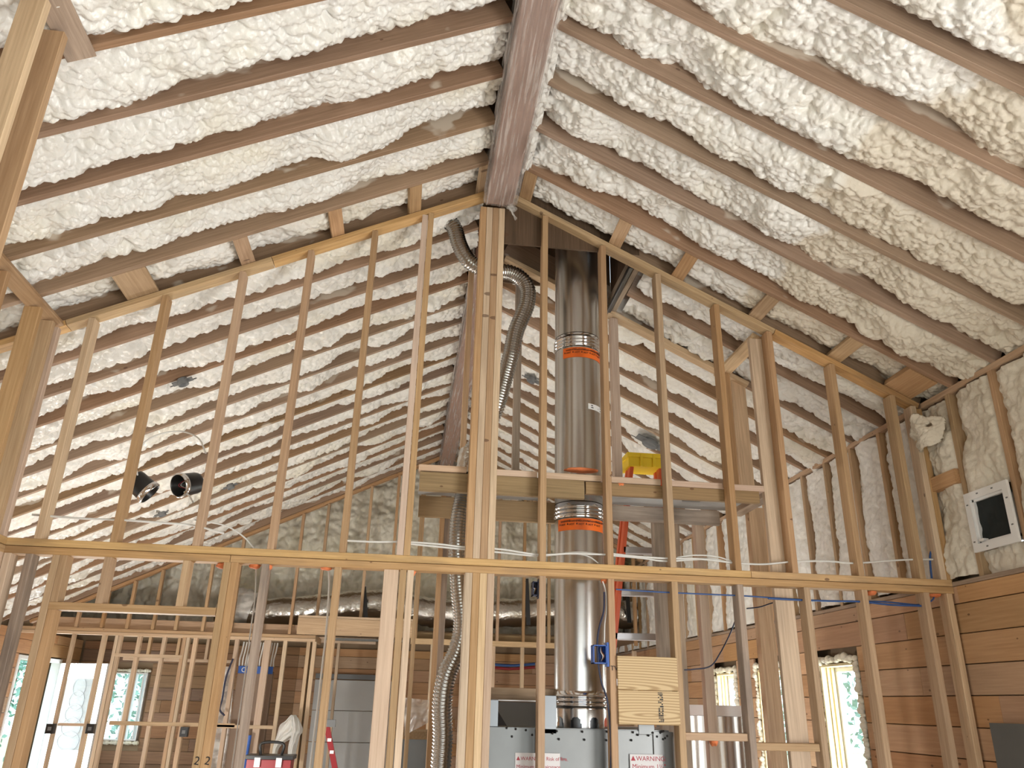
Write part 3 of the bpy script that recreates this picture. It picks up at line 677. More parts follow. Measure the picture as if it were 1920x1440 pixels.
for z, da, d0 in ((3.875, (-50, 75), -44), (2.68, (-68, 62), -60)):
    lb = pipe_label(z, ang(da[0]), ang(da[1]), .075, M['orangelabel'], 'warning_sticker'); tag(lb, 'orange hot warning sticker')
    for i in range(6):
        a = ang(d0+i*22+6)
        if i*22+d0 > da[1]-18: break
        loc = lambda da_, dz: (FX+(FR+.003)*math.cos(a+da_), FY+(FR+.003)*math.sin(a+da_), z+dz)
        text('lettering', 'WARNING', loc(-.07, .050), .0175, M['ink'], (R90, 0, a+R90), lb)
        text('lettering', 'HOT', loc(-.05, .030), .0175, M['ink'], (R90, 0, a+R90), lb)
        tri = bpy.data.meshes.new('hazard_mark'); b0 = Vector(loc(-.15, .034)); tx = Vector((-math.sin(a), math.cos(a), 0))
        tri.from_pydata([b0, b0+tx*.012, b0+tx*.006+Vector((0, 0, .014))], [], [(0, 1, 2)]); link('hazard_mark', tri, M['ink'], lb)
lb = pipe_label(3.50, ang(14), ang(62), .04, M['white'], 'product_label'); tag(lb, 'small white product sticker')
for da_, w, dz in ((22, .020, .024), (22, .024, .010), (46, .006, .014), (56, .014, .026), (56, .016, .008)):
    pipe_label(3.50+dz, ang(da_), ang(da_+w*300), .007, M['ink'], 'printed_bar', lb).scale = (1, 1, 1)
for o_ in [o for o in bpy.data.objects if o.name.startswith('printed_bar')]:
    for v in o_.data.vertices:
        d = Vector((v.co.x-FX, v.co.y-FY, 0)).normalized(); v.co.x += d.x*.001; v.co.y += d.y*.001
# ------------------------------------------------------------------ fireplace
fb = empty('fireplace', (1.05, 5.05, 0), label='grey steel fireplace firebox under the flue with red warning stickers', cat='fireplace')
box('firebox', .50, 1.54, 4.76, 5.32, 0, 1.53, M['galv'], fb)
box('front_sheet', .50, .765, 4.745, 4.758, .05, 1.528, M['galv'], fb)
box('front_sheet', .77, 1.44, 4.750, 4.759, .05, 1.524, M['galv'], fb)
box('corner_post', 1.44, 1.56, 4.742, 4.757, 0, 1.522, M['galv'], fb)
bar('standoff', (.505, 4.77, 1.60), (.555, 4.77, 1.60), .03, .14, (0, 0, 1), M['galvdark'], fb)
bar('standoff', (.80, 4.765, 1.60), (.885, 4.765, 1.60), .03, .20, (0, 0, 1), M['galvdark'], fb)
box('standoff', 1.36, 1.45, 4.745, 4.76, 1.505, 1.58, M['galv'], fb)
me = bpy.data.meshes.new('baffle')
me.from_pydata([(.60, 4.79, 1.535), (.86, 4.79, 1.535), (.90, 4.95, 1.66), (.54, 4.95, 1.66), (.56, 4.79, 1.535), (.50, 4.95, 1.66)], [], [(0, 1, 2, 3), (4, 0, 3, 5)]); link('baffle', me, M['galvdark'], fb)
box('baffle_lip', .54, .90, 4.95, 5.0, 1.665, 1.672, M['white'], fb)
me = bpy.data.meshes.new('side_wing'); me.from_pydata([(.555, 4.78, 1.535), (.61, 4.78, 1.535), (.52, 4.94, 1.69), (.50, 4.94, 1.69)], [], [(0, 1, 2, 3)]); link('side_wing', me, M['black'], fb)
box('cross_timber', .45, .93, 5.05, 5.09, 1.645, 1.74, M['treated'], fb)
for i, (px, py) in enumerate(((950, 1365), (967, 1367), (986, 1369), (1006, 1371), (1044, 1371), (1092, 1372), (1139, 1372), (960, 1381), (998, 1378), (1048, 1386), (1096, 1387), (1137, 1388), (1184, 1388), (1187, 1373), (1196, 1378), (1216, 1379), (1224, 1374), (1232, 1381), (1238, 1374), (1244, 1371), (1243, 1386), (1247, 1384), (1251, 1380), (1241, 1372), (1036, 1375))):
    p = onY(px, py, 4.741); me = bpy.data.meshes.get('screw_head')
    if me is None:
        bm = bmesh.new(); bmesh.ops.create_uvsphere(bm, u_segments=8, v_segments=5, radius=.0065); me = bpy.data.meshes.new('screw_head'); bm.to_mesh(me); bm.free(); me.materials.append(M['black'])
    o = bpy.data.objects.new('screw', me); COL.objects.link(o); o.location = p; o.parent = fb; o.matrix_parent_inverse = fb.matrix_basis.inverted()
def sticker(x0, x1, z0, z1, y, lines, s, name='warning_label'):
    lb = box(name, x0, x1, y-.0012, y, z0, z1, M['label'], fb); tag(lb, 'white sticker with red warning lettering')
    me = bpy.data.meshes.new('hazard_mark'); h = s*.75
    me.from_pydata([(x0+.006, y-.0018, lines[0][1]), (x0+.006+h*1.05, y-.0018, lines[0][1]), (x0+.006+h*.52, y-.0018, lines[0][1]+h)], [], [(0, 1, 2)]); link('hazard_mark', me, M['redink'], lb)
    for tx, z, dx in lines: text('lettering', tx, (x0+dx, y-.0016, z), s, M['redink'], (R90, 0, 0), lb)
sticker(.655, .905, 1.26, 1.402, 4.742, [('WARNING: Risk of fire.', 1.365, .030), ('Minimum 1½" airspace', 1.325, .006), ('clearance required', 1.285, .006)], .0265)
sticker(1.30, 1.49, 1.26, 1.405, 4.740, [('WARNING:', 1.372, .036), ('Minimum 1½"', 1.332, .012), ('airspace', 1.29, .012)], .034)
# ------------------------------------------------------------------ flexible metal duct
def pxs(l): return [tuple(onY(x, y, Y)) for x, y, Y in l]
fd = empty('flexible_duct', (.35, 4.85, 2), label='long ribbed silver flexible duct snaking from ridge down behind the post', cat='duct')
tube('duct_hose', pxs([(833, 403, 4.86), (852, 428, 4.86), (862, 460, 4.86), (880, 490, 4.86), (915, 508, 4.87), (958, 512, 4.87), (986, 534, 4.86), (988, 570, 4.86), (968, 620, 4.86), (958, 665, 4.86), (946, 710, 4.88), (930, 765, 4.9), (905, 815, 4.95), (880, 850, 5.0)]), .054, M['flex'], fd, 20, 10, .0042, .019)
tube('foil_elbow', pxs([(880, 845, 5.0), (876, 862, 5.0), (870, 888, 5.0)]), .062, M['foil'], fd, 16, 8, 0, .01, .03)
tube('foil_end', pxs([(828, 392, 4.87), (836, 408, 4.86), (846, 420, 4.86)]), .060, M['foil'], fd, 16, 8, 0, .01, .05)
fe = empty('flexible_duct', (.3, 4.9, 1), label='ribbed silver flexible duct hanging from the shelf to the lower left of the post', cat='duct')
tube('duct_hose', pxs([(872, 922, 4.93), (862, 975, 4.88), (859, 1030, 4.86), (862, 1100, 4.86), (868, 1170, 4.86), (858, 1220, 4.86), (838, 1265, 4.86), (829, 1320, 4.86), (830, 1380, 4.86), (826, 1445, 4.86), (824, 1500, 4.86)]), .056, M['flex'], fe, 20, 10, .0042, .019)
tube('red_collar', pxs([(874, 921, 4.93), (872, 929, 4.93)]), .0585, M['red'], fe, 20, 6)
# ------------------------------------------------------------------ step ladder
ld = empty('step_ladder', (1.75, 5.75, 0), label='orange fibreglass step ladder with a yellow top behind the chase', cat='ladder')
LY = 5.72
def P3(px, py, Y=LY): return Vector(onY(px, py, Y))
tL, tR = P3(1183, 873), P3(1236, 875); bL = P3(1157, 1140); d = (bL-tL); bL = tL+d*((tL.z-0)/-d.z); bR = Vector((tR.x+.04, bL.y, 0))
tL2, tR2 = tL.copy(), tR.copy()
for a, b_, nm in ((tL, bL, 'rail'), (tR, bR, 'rail')): bar(nm, a, b_, .03, .075, (0, 1, 0), M['orange'], ld)
for a, b_ in ((tL, Vector((bL.x, 5.93, 0))), (tR, Vector((bR.x, 5.93, 0)))): bar('rear_rail', a+Vector((0, .09, 0)), b_, .025, .05, (0, 1, 0), M['orange'], ld)
z = tL.z-.35
while z > .2:
    t = (tL.z-z)/tL.z; a = tL.lerp(bL, t); b_ = tR.lerp(bR, t); bar('rung', a, b_, .075, .03 if z < 0 else .045, (0, 0, 1), M['alu'], ld); z -= .305
pt = P3(1207, 860); 
box('top_cap', tL.x-.035, tR.x+.035, LY-.06, LY+.16, tL.z-.02, tL.z+.08, M['yellow'], ld)
box('cap_lip', tL.x-.045, tR.x+.045, LY-.075, LY+.175, tL.z+.05, tL.z+.085, M['yellow'], ld)
for f in (.28, .72): box('cap_rib', tL.x+(tR.x-tL.x)*f-.01, tL.x+(tR.x-tL.x)*f+.01, LY-.082, LY-.06, tL.z-.02, tL.z+.075, M['yellow'], ld)
# ------------------------------------------------------------------ recessed light cans hanging on the partition studs
def can(cx, cy, cz, axis, lab):
    e = empty('recessed_light_can', (cx, cy, cz), label=lab, cat='light fitting', group='black light cans on the partition')
    ax = Vector(axis).normalized(); q = ax.to_track_quat('Z', 'Y').to_matrix().to_4x4(); mm = Matrix.Translation((cx, cy, cz)) @ q
    def lt(name, prof, mat, seg=40):
        a = np.linspace(0, 2*math.pi, seg, endpoint=False); P = np.array([[list(mm @ Vector((r*math.cos(t), r*math.sin(t), z))) for r, z in prof] for t in a]); return grid_mesh(name, P, mat, e, True, close_u=True)
    lt('housing', [(0.001, -.075), (.05, -.074), (.062, -.068), (.066, -.05), (.068, .04)], M['black']); lt('chrome_trim', [(.069, .035), (.074, .042), (.074, .065), (.066, .07)], M['chrome']); lt('inner_well', [(.066, .069), (.060, .06), (.056, 0.0), (.001, -.02)], M['black'])
    for i_ in range(3): tube('lead_wire', [tuple(mm @ Vector((.01*i_-.01, .03, .0))), tuple(mm @ Vector((.02*i_-.02, 0, .05))), tuple(mm @ Vector((.01*i_, -.03, .0)))], .002, M[('redink','cable','black')[i_]], e, 5, 6)
    return e
c1 = onY(266, 912, 4.86); can(*c1, (.72, .12, -.55), 'black recessed light can with chrome rim at the second upper stud from left')
c2 = onY(352, 908, 4.86); can(*c2, (-.55, -.75, -.35), 'open black recessed light can with wires showing left of the third upper stud')
tube('whip_cable', pxs([(258, 893, 4.80), (254, 860, 4.78), (268, 832, 4.78), (300, 814, 4.8), (340, 809, 4.82), (372, 822, 4.8), (386, 850, 4.78)]), .005, M['cable'], None, 6, 10)
tag(bpy.data.objects['whip_cable'], 'thin white cable looping in an arc above the two black light cans', 'cable')
tube('drop_cable', pxs([(345, 922, 4.8), (355, 930, 4.8), (362, 942, 4.75)]), .005, M['cable'], None, 6, 8); tag(bpy.data.objects['drop_cable'], 'short white cable hanging below the open black light can', 'cable')
# housings in the far roof
def housing(px, py, sc, lab, side):
    n = nL if side < 0 else nR
    p = Vector(onP(px, py, (-S, 0, 1.) if side < 0 else (S, 0, 1.), RZ-S*RX if side < 0 else RZ+S*RX))
    e = empty('ceiling_light_housing', p, label=lab, cat='light fitting', group='light housings between the far rafters')
    d = Vector((side*cs, 0, -sn))
    bar('mounting_plate', p-d*.15*sc-n*.036, p+d*.15*sc-n*.036, .13*sc, .008, n, M['greyplastic'], e)
    q = (-n).to_track_quat('Z', 'Y').to_matrix().to_4x4(); mm = Matrix.Translation(p-n*.045) @ q
    a = np.linspace(0, 2*math.pi, 28, endpoint=False); P = np.array([[list(mm @ Vector((r*math.cos(t), r*math.sin(t), z))) for r, z in ((.075*sc, -.03), (.078*sc, .02), (.066*sc, .022), (.06*sc, -.02), (.001, -.022))] for t in a]); grid_mesh('can', P, M['greyplastic'], e, True, close_u=True)
    bar('hanger_bar', p-d*.2*sc-n*.03+Vector((0, .06*sc, 0)), p+d*.2*sc-n*.03+Vector((0, .06*sc, 0)), .008, .008, n, M['galvdark'], e)
housing(1222, 825, 1.0, 'large grey round light housing between the rafters above the yellow ladder top', 1)
housing(1000, 706, .55, 'small dark junction fitting on the right roof left of the flue', 1)
housing(430, 906, .5, 'small dark fitting on the left roof right of the open light can', -1)
housing(302, 957, .5, 'small dark fitting on the left roof below the light cans', -1)
housing(340, 708, .5, 'small dark fitting on the left roof high above the light cans', -1)
# ------------------------------------------------------------------ cables
def cable(name, pts, r, mat, lab, Y=4.645, cat='cable', group=None):
    o = tube(name, pxs([(x, y, Y) for x, y in pts]), r, M[mat], None, 6, 8); tag(o, lab, cat, group); return o
cable('white_cable', [(640, 1013), (700, 1016), (757, 1016), (820, 1020), (872, 1026), (940, 1030), (1010, 1040), (1070, 1038), (1140, 1040)], .006, 'cable', 'upper white cable above the middle plate, left of the flue', 4.60+.05)
cable('white_cable', [(760, 1019), (820, 1025), (872, 1030), (940, 1036), (1010, 1042), (1080, 1036), (1130, 1040), (1200, 1046), (1250, 1052), (1330, 1048), (1372, 1056)], .006, 'cable', 'white cable above the middle plate passing in front of the flue', 4.66)
cable('white_cable', [(1145, 1038), (1190, 1043), (1250, 1047), (1310, 1048), (1375, 1055), (1430, 1058), (1488, 1053), (1550, 1052), (1600, 1056), (1660, 1052), (1712, 1049), (1764, 1049)], .006, 'cable', 'white cable above the middle plate running to the right corner', 4.65)
cable('white_cable', [(1270, 1045), (1300, 1041), (1340, 1043), (1372, 1052)], .004, 'cable', 'thin white cable looping over the middle plate right of the ladder', 4.66)
cable('white_cable', [(1060, 1036), (1100, 1042), (1122, 1056)], .004, 'cable', 'thin white cable drooping in front of the flue to the plate', 4.67)
cable('grey_cable', [(60, 965), (150, 972), (230, 975), (300, 980), (360, 985), (420, 1000)], .006, 'cable', 'pale cable through the upper studs at far left above the plate', 4.65)
cable('grey_cable', [(365, 975), (420, 985), (455, 1005), (480, 1032)], .004, 'cable', 'thin pale cable drooping to the plate between third and fourth stud', 4.7)
cable('blue_cable', [(1155, 1105), (1200, 1108), (1255, 1111), (1320, 1114), (1390, 1117), (1450, 1121), (1500, 1124)], .0045, 'bluecable', 'blue cable under the middle plate from the flue to the wide board', 4.645)
cable('blue_cable', [(1440, 1122), (1500, 1125), (1560, 1127), (1612, 1128), (1670, 1134), (1727, 1136)], .006, 'bluecable', 'blue cable under the middle plate at the right end', 4.64)
cable('blue_cable', [(1612, 1127), (1665, 1129), (1725, 1134), (1748, 1125), (1752, 1112)], .005, 'bluecable', 'second blue cable turning up through the plate near the right corner', 4.66)
cable('blue_cable', [(1754, 1028), (1745, 1036), (1744, 1055), (1747, 1084)], .007, 'bluecable', 'short blue cable curving down to plate in the right corner', 4.66)
cable('dark_cable', [(1380, 1160), (1368, 1190), (1350, 1225), (1332, 1249), (1300, 1255), (1283, 1256)], .004, 'navy', 'dark cable sagging between lower studs right of the plywood', 4.8)
cable('dark_cable', [(1400, 1141), (1425, 1138), (1450, 1130), (1480, 1124)], .004, 'navy', 'short dark cable behind the wide board under the plate', 4.9)
cable('white_cable', [(1130, 1090), (1136, 1110), (1137, 1145), (1134, 1170), (1133, 1205)], .004, 'cable', 'thin white cable from orange foam down to the blue box', 4.63)
cable('dark_cable', [(1133, 1110), (1132, 1145), (1124, 1175), (1120, 1205), (1122, 1245), (1128, 1280), (1138, 1310), (1143, 1350), (1146, 1400), (1145, 1445)], .0055, 'navy', 'dark cable hanging down in front of the flue and fireplace', 4.62)
cable('white_cable', [(616, 1068), (617, 1100), (612, 1180), (603, 1260), (595, 1330), (586, 1400), (581, 1445)], .006, 'cable', 'white cable stapled down the lower stud beside the door opening', 4.72)
cable('white_cable', [(480, 1068), (478, 1120), (470, 1180), (460, 1260), (447, 1350), (434, 1445)], .004, 'cable', 'white cable down the stud right of the doorway', 4.70)
# ------------------------------------------------------------------ blue electrical boxes
def ebox(x0, x1, z0, z1, y, mat, lab):
    e = empty('electrical_box', ((x0+x1)/2, y, z0), label=lab, cat='electrical box', group='blue electrical boxes on the lower studs')
    t = .005
    boxes_mesh('shell', [(x0, x1, y, y+.07, z0, z0+t), (x0, x1, y, y+.07, z1-t, z1), (x0, x0+t, y, y+.07, z0, z1), (x1-t, x1, y, y+.07, z0, z1), ((x0+x1)/2, x1, y+.06, y+.07, z0, z1)], M[mat], e)
    for i in range(4):
        xx = x1-.012-i*.006; tube('wire', [(xx, y+.05, z1-.01), (xx-.008, y+.02, z1-.035), (xx+.004, y+.015, z0+.04), (xx, y+.045, z0+.015)], .0022, M[('black', 'copper', 'cable', 'black')[i]], e, 5, 6)
    box('bracket', x1-.001, x1+.012, y-.004, y+.05, z0-.015, z1+.015, M[mat], e)
ebox(1.072, 1.15, 1.872, 1.972, 4.61, 'blue', 'bright blue electrical box with wires on the stud marked TV')
ebox(.722, .755, 2.232, 2.312, 4.62, 'navy', 'dark blue bracket box on lower stud just under the middle plate')
box_ = 0
# ------------------------------------------------------------------ gable vent in the right wall
vt = empty('wall_vent', (XR-.02, 4.14, 2.72), label='white square vent frame with dark opening set in the foamed right wall', cat='vent')
y0, y1, z0, z1 = VENT; fw = .045; xa, xb = XR-.035, XR-.018
boxes_mesh('flange', [(xa, xb, y0, y1, z0, z0+fw), (xa, xb, y0, y1, z1-fw, z1), (xa, xb, y0, y0+fw, z0+fw, z1-fw), (xa, xb, y1-fw, y1, z0+fw, z1-fw)], M['white'], vt)
a, b_ = .045, .058
boxes_mesh('sleeve', [(xb, XR+.12, y0+a, y1-a, z0+a, z0+b_), (xb, XR+.12, y0+a, y1-a, z1-b_, z1-a), (xb, XR+.12, y0+a, y0+b_, z0+a, z1-a), (xb, XR+.12, y1-b_, y1-a, z0+a, z1-a)], M['white'], vt)
dk = np.array([[[XR-.008+.012*vnoise(np.array([i*.4]), np.array([j*.3]), 5)[0], y0+.055+(y1-y0-.11)*i/20, z0+.055+(z1-z0-.11)*j/20] for j in range(21)] for i in range(21)])
grid_mesh('dark_cloth', dk, M['blackcloth'], vt)
for yy, zz in ((y1-.02, z0+.06), (y1-.02, z1-.07), (y0+.02, z0+.1), (y0+.02, z1-.1), (y0+.12, z1-.02), (y1-.12, z1-.02), (y1-.12, z0+.02)):
    box('screw_slot', xa-.001, xa+.001, yy-.008, yy+.008, zz-.004, zz+.004, M['greyplastic'], vt)
box('cord', xa, XR+.02, y1-.10, y1-.06, z0+.055, z0+.07, M['white'], vt)
# ------------------------------------------------------------------ windows in the right wall
def side_window(i, h):
    a, b_, z0, z1 = h
    w = empty('window_%d' % i, (XR, (a+b_)/2, z0), kind='structure'); xo = XR+.16
    t = .02
    for nm, bb in (('jamb', (XR-.004, xo, a, a+t, z0, z1)), ('jamb', (XR-.004, xo, b_-t, b_, z0, z1)), ('head_jamb', (XR-.004, xo, a+t, b_-t, z1-t, z1)), ('sill', (XR-.004, xo, a+t, b_-t, z0, z0+t))): box(nm, *bb, M['jamb'], w)
    for ya_, yb_ in ((a-.045, a-.007), (b_+.007, b_+.045)): box('trimmer', XR+.016, XR+.128, ya_, yb_, z0-.05, z1+.05, M['stud'], w)
    f = .035
    for nm, bb in (('sash_rail', (xo-.05, xo-.01, a+t, b_-t, z1-t-f, z1-t)), ('sash_rail', (xo-.05, xo-.01, a+t, b_-t, z0+t, z0+t+f)), ('sash_stile', (xo-.05, xo-.01, a+t, a+t+f, z0+t+f, z1-t-f)), ('sash_stile', (xo-.05, xo-.01, b_-t-f, b_-t, z0+t+f, z1-t-f)), ('stop', (xo-.085, xo-.06, b_-t-.015, b_-t, z0+t, z1-t)), ('stop', (XR+.04, XR+.055, b_-t-.012, b_-t, z0+t, z1-t))): box(nm, *bb, M['jamb'] if nm == 'stop' else M['white'], w)
    box('glass_pane', xo-.032, xo-.028, a+t+f, b_-t-f, z0+t+f, z1-t-f, M['glass'], w)
    # bead of gap foam squeezed out around the frame
    bm = bmesh.new(); r = random.Random(i)
    path = [(b_+.03, z) for z in np.arange(z0, z1, .028)] + [(y, z1+.03) for y in np.arange(b_+.03, a-.03, -.028)] + [(a-.02, z) for z in np.arange(z1, z0, -.028)]
    for y, z in path:
        s = r.uniform(.018, .034); m4 = Matrix.Translation((XR-.004+r.uniform(-.01, .008), y+r.uniform(-.01, .01), z+r.uniform(-.01, .01))) @ Matrix.Diagonal((s, s*r.uniform(.7, 1.2), s*r.uniform(.7, 1.2), 1))
        bmesh.ops.create_icosphere(bm, subdivisions=2, radius=1, matrix=m4)
    me = bpy.data.meshes.new('gap_foam'); bm.to_mesh(me); bm.free(); o = link('gap_foam', me, M['foamfar'], w, smooth=True); tag(o, kind='stuff')
for i, h in enumerate(WR): side_window(i+1, h)
# window in the far wall
wn4 = empty('window_4', (-4.06, 13.4, 1.0), kind='structure'); a, b_, z0, z1 = BW[0]
for nm, bb in (('jamb', (a, a+.02, 13.37, 13.5, z0, z1)), ('jamb', (b_-.02, b_, 13.37, 13.5, z0, z1)), ('jamb', (b_-.07, b_-.05, 13.38, 13.5, z0, z1)), ('mullion', (-4.075, -4.03, 13.38, 13.5, z0, z1)), ('mullion', (-3.99, -3.965, 13.38, 13.5, z0, z1)), ('head_jamb', (a, b_, 13.37, 13.5, z1-.02, z1)), ('sill', (a, b_, 13.37, 13.5, z0, z0+.02))): box(nm, *bb, M['white'], wn4)
box('glass_pane', a+.02, b_-.02, 13.47, 13.475, z0+.02, z1-.02, M['glass'], wn4)
bm = bmesh.new(); r = random.Random(44)
for x, z in [(x, z1+.03) for x in np.arange(a-.03, b_+.04, .03)]+[(x, z0-.03) for x in np.arange(a-.03, b_+.04, .03)]:
    s = r.uniform(.02, .035); bmesh.ops.create_icosphere(bm, subdivisions=2, radius=s, matrix=Matrix.Translation((x, 13.385, z)))
me = bpy.data.meshes.new('gap_foam'); bm.to_mesh(me); bm.free(); tag(link('gap_foam', me, M['foamfar'], wn4, smooth=True), kind='stuff')
# entrance door, open inwards
dr = empty('door_1', (-4.80, 12.60, .02), kind='structure')
th = math.radians(-30); ux = Vector((math.cos(th), math.sin(th), 0)); un = Vector((-ux.y, ux.x, 0)); H0 = Vector((-4.78, 12.62, 0))
def dpart(nm, s0, s1, z0, z1, o0, o1, mat):
    c0 = H0+ux*s0+un*(o0+o1)/2+Vector((0, 0, (z0+z1)/2)); c1_ = H0+ux*s1+un*(o0+o1)/2+Vector((0, 0, (z0+z1)/2)); return bar(nm, c0, c1_, abs(o1-o0), z1-z0, (0, 0, 1), mat, dr)
dpart('stile', 0, .17, .02, 2.04, -.022, .022, M['doorwhite']); dpart('stile', .74, .91, .02, 2.04, -.022, .022, M['doorwhite'])
dpart('rail', .17, .74, 1.86, 2.04, -.022, .022, M['doorwhite']); dpart('lower_panel', .17, .74, .02, .92, -.022, .022, M['doorwhite'])
for s in ((.22, .43), (.48, .69)): dpart('raised_panel', s[0], s[1], .15, .80, -.03, -.02, M['doorwhite'])
dpart('glass_pane', .17, .74, .92, 1.86, -.006, .006, M['glass'])
for s in (.17, .72): dpart('glazing_bead', s, s+.02, .92, 1.86, -.028, .028, M['doorwhite'])
for z in (.92, 1.84): dpart('glazing_bead', .17, .74, z, z+.02, -.028, .028, M['doorwhite'])
for k in range(5):   # leaded scrollwork
    cz = 1.05+.17*k; pts = [H0+ux*(.455+.20*math.cos(t)*(1-.1*k))+Vector((0, 0, cz+.12*math.sin(t)))-un*.01 for t in np.linspace(0, 2*math.pi, 16)]
    tube('lead_line', [tuple(p) for p in pts], .004, M['greyplastic'], dr, 5, 4)
fr = box('door_frame', XL-.10, XL+.02, 12.62, 12.68, 0, 2.09, M['doorwhite'], dr); box('door_frame', XL-.10, XL+.02, 11.30, 11.35, 0, 2.09, M['doorwhite'], dr); box('door_frame', XL-.10, XL+.02, 11.35, 12.62, 2.04, 2.09, M['doorwhite'], dr)
# ------------------------------------------------------------------ inner partition (front rooms) at y = 11.1
wi = empty('wall_inner', (0, 11.1, 0), kind='structure'); IY = 11.08
def istud(px, py, w, z0, z1, mat='pale', Y=IY, name='stud', d=.07):
    x = onY(px, py, Y)[0]; return box(name, x-w/2, x+w/2, Y, Y+d, z0, z1, M[mat], wi)
pxa, pxb = onY(100, 1185, IY)[0], onY(592, 1192, IY)[0]
box('plate', -4.78, pxb, IY, IY+.08, 2.345, 2.383, M['pale'], wi); box('plate', -4.78, pxb, IY, IY+.08, 2.386, 2.424, M['stud'], wi)
box('plate', .1, 2.3, IY, IY+.08, 2.36, 2.43, M['pale'], wi)
for px, w, m_ in ((135, .035, 'pale'), (193, .05, 'pale'), (217, .04, 'pale'), (224, .04, 'pale'), (260, .05, 'pale'), (307, .045, 'pale'), (345, .045, 'stud'), (352, .04, 'pale'), (366, .05, 'pale'), (444, .05, 'pink'), (502, .085, 'pink'), (535, .05, 'pale'), (579, .045, 'pale'), (590, .05, 'pale')):
    istud(px, 1203, w, 0, 2.345, m_)
for px, w in ((926, .045), (980, .045), (812, .06), (1190, .05)): istud(px, 1215, w, 0, 2.36, 'pale')
box('header', onY(215, 1227, IY)[0], onY(342, 1227, IY)[0], IY-.004, IY+.07, 2.09, 2.13, M['pale'], wi)
box('blocking', onY(205, 1356, IY)[0], onY(440, 1360, IY)[0], IY-.006, IY+.06, 1.30, 1.345, M['pale'], wi)
box('blocking', onY(108, 1361, IY)[0], onY(160, 1360, IY)[0], IY-.006, IY+.06, 1.28, 1.31, M['pale'], wi)
box('blocking', onY(400, 1366, IY)[0], onY(512, 1366, IY)[0], IY-.006, IY+.06, 1.29, 1.33, M['pale'], wi)
# second row of framing further back
box('header', -3.9, -2.4, 12.4, 12.48, 2.10, 2.14, M['pale'], wi); box('plate', -4.0, -.4, 12.4, 12.48, 2.42, 2.50, M['pale'], wi)
for x in (-3.6, -3.2, -2.8, -2.4, -1.35, -.95): box('stud', x, x+.04, 12.4, 12.48, 2.14 if x < -2 else 0, 2.42, M['pale'], wi)
for x in (.95, 1.35): box('stud', x, x+.05, 12.9, 12.97, 0, 2.45, M['pale'], wi)
# return corner with edge board
box('corner_stud', pxb-.02, pxb+.02, IY+.09, IY+.6, 2.345, 2.42, M['stud'], wi)
istud(583.5, 1203, .03, 0, 2.34, 'treated', IY+.09)
# gable studs above and the sloping plate
for px in (108, 158, 205, 252, 300, 342, 392, 444, 500, 553, 600, 633, 681, 733, 785, 829, 880, 935, 983, 1030, 1083, 1140, 1190, 1240, 1290):
    x = onY(px, 1100, IY)[0]
    if not -4.6 < x < 3.2: continue
    box('gable_stud', x-.019, x+.019, IY, IY+.07, 2.43, roofz(x)-.05, M['stud'], wi)
slope_plate(RX-.1, -4.7, -1, IY, 'stud', wi); slope_plate(RX+.1, XR-.03, 1, IY, 'stud', wi)
# rim boards
box('rim_board', -4.7, -1.3, 11.22, 11.26, 2.43, 2.56, M['stud'], wi)
box('rim_board', -.1, 2.4, 11.22, 11.26, 2.435, 2.52, M['treated'], wi)
x0b, x1b = onY(558, 1170, 10.6)[0], onY(716, 1170, 10.6)[0]
box('dropped_beam', x0b, x1b+.4, 10.6, 10.64, 2.40, 2.60, M['stud'], wi); box('beam_cap', x0b, x1b+.4, 10.6, 10.75, 2.602, 2.63, M['pale'], wi)
box('soffit_rail', x0b+.35, x1b+.3, 10.66, 10.72, 2.345, 2.375, M['galv'], wi)
# insulated supply duct across the gable
sd = empty('insulated_duct', (-.5, 11.65, 2.8), label='fat foil wrapped insulated duct lying across the far gable framing', cat='duct')
tube('foil_jacket', pxs([(410, 1140, 11.72), (470, 1148, 11.72), (530, 1148, 11.7), (600, 1142, 11.7), (680, 1134, 11.7), (740, 1135, 11.7), (800, 1147, 11.7), (870, 1152, 11.7), (960, 1149, 11.7), (1020, 1147, 11.72), (1100, 1145, 11.72), (1190, 1155, 11.72)]), .20, M['foil'], sd, 24, 14, 0, .01, .035)
pe = tube('plastic_end', pxs([(425, 1130, 11.55), (445, 1136, 11.55), (475, 1145, 11.55)]), .24, M['film2'], sd, 20, 8, 0, .01, .06)
for px, top, bot in ((682, 1100, 1160), (987, 1085, 1172), (1176, 1108, 1168)):
    a, b_ = onY(px, top, 11.43), onY(px+4, bot, 11.46); bar('black_strap', a, b_, .01, .06, (1, 0, 0), M['black'], sd)
# ------------------------------------------------------------------ things in the far rooms
pn = empty('white_sectional_door', (-.75, 13.3, 0), label='grey-white panelled sectional door standing in the far wall beside the post', cat='door')
for i in range(4): box('door_panel', -1.3, -.12, 13.28, 13.33, .18+.44*i, .612+.44*i, M['whitepanel'], pn)
box('top_seal', -1.3, -.12, 13.27, 13.3, 1.945, 2.02, M['greyplastic'], pn)
lv = empty('spirit_level', (-.65, 9.0, 0), label='red box level leaning in the doorway in front of the grey-white door', cat='tool')
a, b_ = Vector(onY(613, 1362, 9.0)), Vector(onY(628, 1440, 9.0)); d = b_-a; e_ = a+d*(a.z/-d.z)
bar('body', a, e_, .03, .055, (1, 0, 0), M['red'], lv)
for t in (.09, .17, .5, .9): q = a.lerp(e_, t); bar('vial', q-Vector((0, .017, .015)), q-Vector((0, .017, -.015)), .01, .04, (1, 0, 0), M['white'], lv)
mh = empty('rubber_mallet', tuple(onY(619, 1356, 8.98)), label='grey block head resting on top of the red level', cat='tool')
p = onY(619, 1356, 8.98); box('head', p[0]-.055, p[0]+.055, 8.95, 9.01, p[2]-.035, p[2]+.035, M['greyplastic'], mh)
